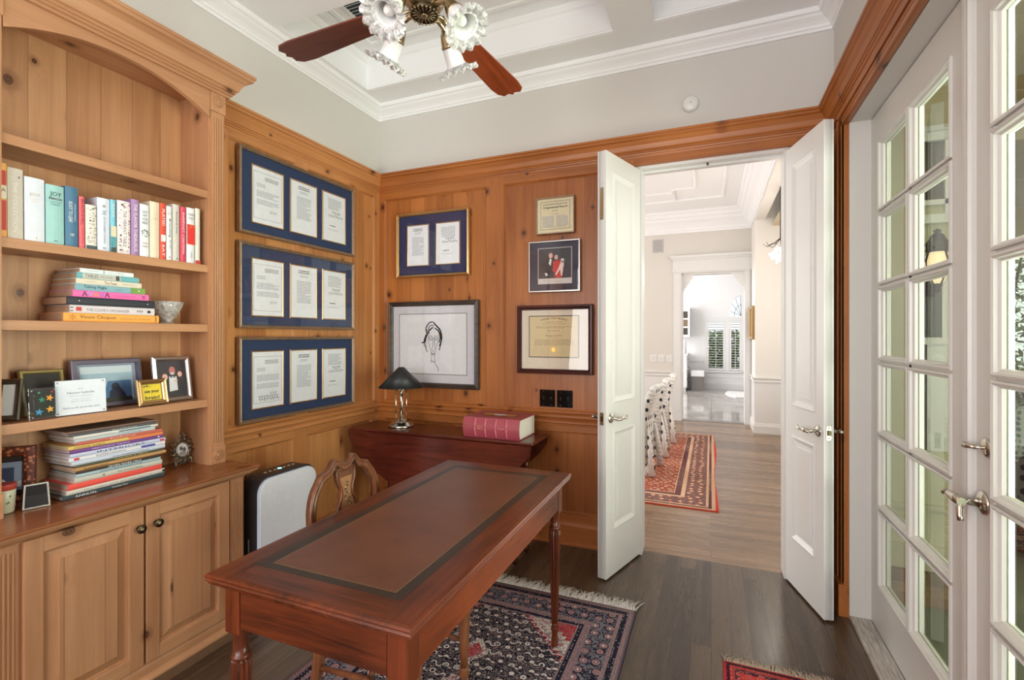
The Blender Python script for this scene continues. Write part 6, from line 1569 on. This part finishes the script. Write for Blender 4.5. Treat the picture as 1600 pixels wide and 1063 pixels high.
k = MB(); k.box(-.46, -.17, 12.85, 13.3, .0, .36); k.build('bench_base', flat((120, 114, 110), .6), t)
k = MB(); k.box(-.47, -.16, 12.83, 13.32, .36, .50, .01); k.build('seat_cushion', flat((236, 236, 236), .7), t)
t = thing('white_rug', 'white shaggy mat on the glossy kitchen floor', 'rug', (.75, 12.4, 0))
k = MB(); pts = [(.36, 12.9), (.30, 12.4), (.38, 12.0), (.5, 11.75), (1.4, 11.75), (1.4, 13.0), (.42, 13.0)]; k.prism(pts, .001, .02); k.build('mat_pile', flat((232, 232, 230), .95), t)

# ------------------------------------------------------------------ porch outside the french doors
k = MB(); k.box(XR + .14, 9, -3, 12, -.14, -.05); struct(k, 'floor_porch', P['porchfloor'])
k = MB(); k.box(.78, 1.44, 3.55, 3.655, -.14, 3.1); k.box(1.365, 1.44, 3.655, 7.6, -.14, 3.1); struct(k, 'wall_porch', P['porchwall'])
k = MB(); k.box(.78, 1.44, 3.53, 3.55, .35, .38); k.box(.78, 1.30, 3.52, 3.55, -.05, .14); struct(k, 'trim_23', P['porchwall'])
k = MB()
for q in range(44): k.box(.79, 6.5, -2.0 + q * .23, -1.78 + q * .23, 2.9, 2.93)
k.box(1.5, 6.5, 4.4, 4.55, 2.72, 2.9); k.box(1.5, 6.5, 7.6, 7.8, 2.5, 2.9); struct(k, 'ceiling_porch', flat((206, 190, 160), .6))
Mp = T(0, 3.55, 0) @ MB_
k = MB(Mp); k.mat(P['trim']); k.box(1.10, 1.135, 1.98, 2.55, 0, .03); k.box(1.245, 1.28, 2.06, 2.55, 0, .03); k.box(1.10, 1.28, 2.50, 2.55, 0, .04); k.box(1.09, 1.295, 2.55, 2.58, 0, .06); k.box(1.09, 1.295, 2.02, 2.07, 0, .06); k.box(1.10, 1.28, 2.13, 2.16, 0, .03)
k.mat(flat((64, 52, 48), .08)).box(1.135, 1.245, 2.16, 2.50, 0, .008)
struct(k, 'window_4')
k = MB(Mp); k.mat(flat((60, 56, 46), .12)).box(1.10, 1.235, 1.36, 1.80, 0, .01); k.mat(P['trim']).box(1.08, 1.26, 1.32, 1.36, 0, .04); k.box(1.235, 1.26, 1.36, 1.80, 0, .02); k.mat(flat((50, 44, 44), .3)).box(1.13, 1.165, .70, 1.32, 0, .01); k.mat(P['trim']).box(1.165, 1.26, .70, 1.32, 0, .02)
struct(k, 'window_5')
ln = thing('porch_lantern', 'dark bronze wall lantern with a glowing amber globe on the porch', 'lantern', (1.175, 3.42, 1.66))
Lm = T(1.175, 3.42, 1.66)
g = G('amber_glass'); P['amber'] = g.bsdf(srgb(236, 196, 160), .15, 0, None, Emission_Color=(1, .72, .48, 1), Emission_Strength=.7)
k = MB(Lm); k.mat(P['amber']).lathe([(.018, .0), (.032, .02), (.048, .07), (.056, .12), (.052, .16), (.036, .185), (.02, .19)], (0, 0, 0), 20); k.build('globe', None, ln)
br = flat((46, 36, 32), .4, .7)
k = MB(Lm); k.mat(br).lathe([(.045, .18), (.058, .19), (.05, .20), (.05, .215), (.06, .225), (.04, .25), (.03, .275), (.012, .29), (.02, .30), (.0001, .315)], (0, 0, 0), 20); k.build('cap', None, ln)
k = MB(Lm); k.mat(br); k.lathe([(.0001, -.05), (.012, -.04), (.01, -.02), (.024, -.01), (.02, .004)], (0, 0, 0), 14)
for s in (0, 1, 2, 3):
    a = s * 1.57 + .4; k.tube([(.022 * math.cos(a), .022 * math.sin(a), 0), (.058 * math.cos(a), .058 * math.sin(a), .07), (.066 * math.cos(a), .066 * math.sin(a), .13), (.048 * math.cos(a), .048 * math.sin(a), .19)], .005, 6)
k.build('cage', None, ln)
k = MB(Lm); k.mat(br); k.box(-.03, .03, .115, .128, -.06, .16, .004); k.tube([(0, .115, .06), (0, .06, -.01), (0, .0, -.03)], .007, 6); k.build('wall_bracket', None, ln)
# wicker sofa on the porch
sf = thing('wicker_sofa', 'dark wicker porch sofa with a teal and white cushion, seen through the glass', 'sofa', (2.15, 4.4, -.05))
wk = G('dark_wicker'); X, Y, Z_ = wk.xyz(); wv = (((X + Y) * 190.0).sin() * (Z_ * 210.0).sin()) * .5 + .5
P['wicker'] = wk.bsdf(wk.mix(wv, srgb(34, 28, 28), srgb(88, 76, 72)), .6, 0, wk.bump(wv, .6, .004))
k = MB(); k.box(1.80, 2.6, 3.95, 5.3, .0, .33, .03); k.build('sofa_base', P['wicker'], sf)
k = MB(); k.box(1.80, 2.6, 3.93, 4.1, .33, .62, .06); k.build('armrest', P['wicker'], sf); k = MB(); k.box(1.80, 2.6, 5.15, 5.32, .33, .62, .06); k.build('armrest', P['wicker'], sf)
k = MB(); k.box(2.5, 2.66, 3.95, 5.3, .33, .95, .05); k.build('backrest', P['wicker'], sf)
k = MB(); k.box(1.84, 2.5, 4.1, 5.15, .33, .47, .04); k.build('seat_cushion', flat((90, 84, 80), .9), sf)
pc = G('teal_pattern'); wv = pc.vor(pc.obj(), 26, .3)
P['tealp'] = pc.bsdf(pc.mix(wv.lt(.38), srgb(214, 220, 216), srgb(84, 140, 146)), .9)
pw = thing('cushion', 'teal and white patterned cushion propped on the wicker sofa', 'cushion', (1.95, 4.5, .42))
k = MB(T(2.1, 4.42, .70) @ RZ(20) @ RX(16)); k.box(-.21, .21, -.06, .06, -.2, .2, .05); k.build('cushion_body', P['tealp'], pw)
# greenery beyond the porch
lf = G('leaf_green'); ln_ = lf.noise(lf.obj(), 6, 3)
P['leafgreen'] = lf.bsdf(lf.ramp(ln_, [(.3, srgb(52, 84, 40)), (.7, srgb(150, 170, 104))]), .6)
def bush(name, label, cx, cy, z0, r, h, n, seed, ls=.09):
    t = thing(name, label, 'shrub', (cx, cy, z0)); rr = random.Random(seed); k = MB()
    for q in range(n):
        a, b, c = rr.uniform(0, 6.28), rr.random() ** .5, rr.random()
        x, y, z = cx + r * b * math.cos(a), cy + r * b * math.sin(a), z0 + .1 + h * c
        u = Vector((rr.uniform(-1, 1), rr.uniform(-1, 1), rr.uniform(-.6, .8))).normalized() * ls; v = u.cross(Vector((rr.uniform(-1, 1), rr.uniform(-1, 1), 1))).normalized() * ls * .35
        p = Vector((x, y, z)); k.f([k.v(p - u), k.v(p + v), k.v(p + u), k.v(p - v)])
    k.build('foliage', P['leafgreen'], t, normals=False)
    k = MB(); k.mat(flat((90, 74, 58), .9))
    for q in range(4): k.tube([(cx + rr.uniform(-.1, .1), cy + rr.uniform(-.1, .1), z0), (cx + rr.uniform(-.3, .3) * r, cy + rr.uniform(-.3, .3) * r, z0 + h * .5), (cx + rr.uniform(-.6, .6) * r, cy + rr.uniform(-.6, .6) * r, z0 + h * .95)], [.04, .03, .01], 6)
    k.build('stem', None, t)
bush('garden_tree', 'leafy green tree beyond the porch, seen through the near french door', 4.9, 10.6, -.1, 1.9, 3.4, 3800, 3)
bush('garden_shrub', 'green shrub outside the kitchen shutters', .35, KY + 2.6, -.1, 1.1, 1.5, 2200, 4, .11)
k = MB(); k.box(-12, 16, 12.2, 30, -.16, -.10); k.box(-12, -3.2, -3, 12.2, -.16, -.10); k.box(9, 16, -3, 12.2, -.16, -.14); k = struct(k, 'ground', flat((92, 112, 70), .9))
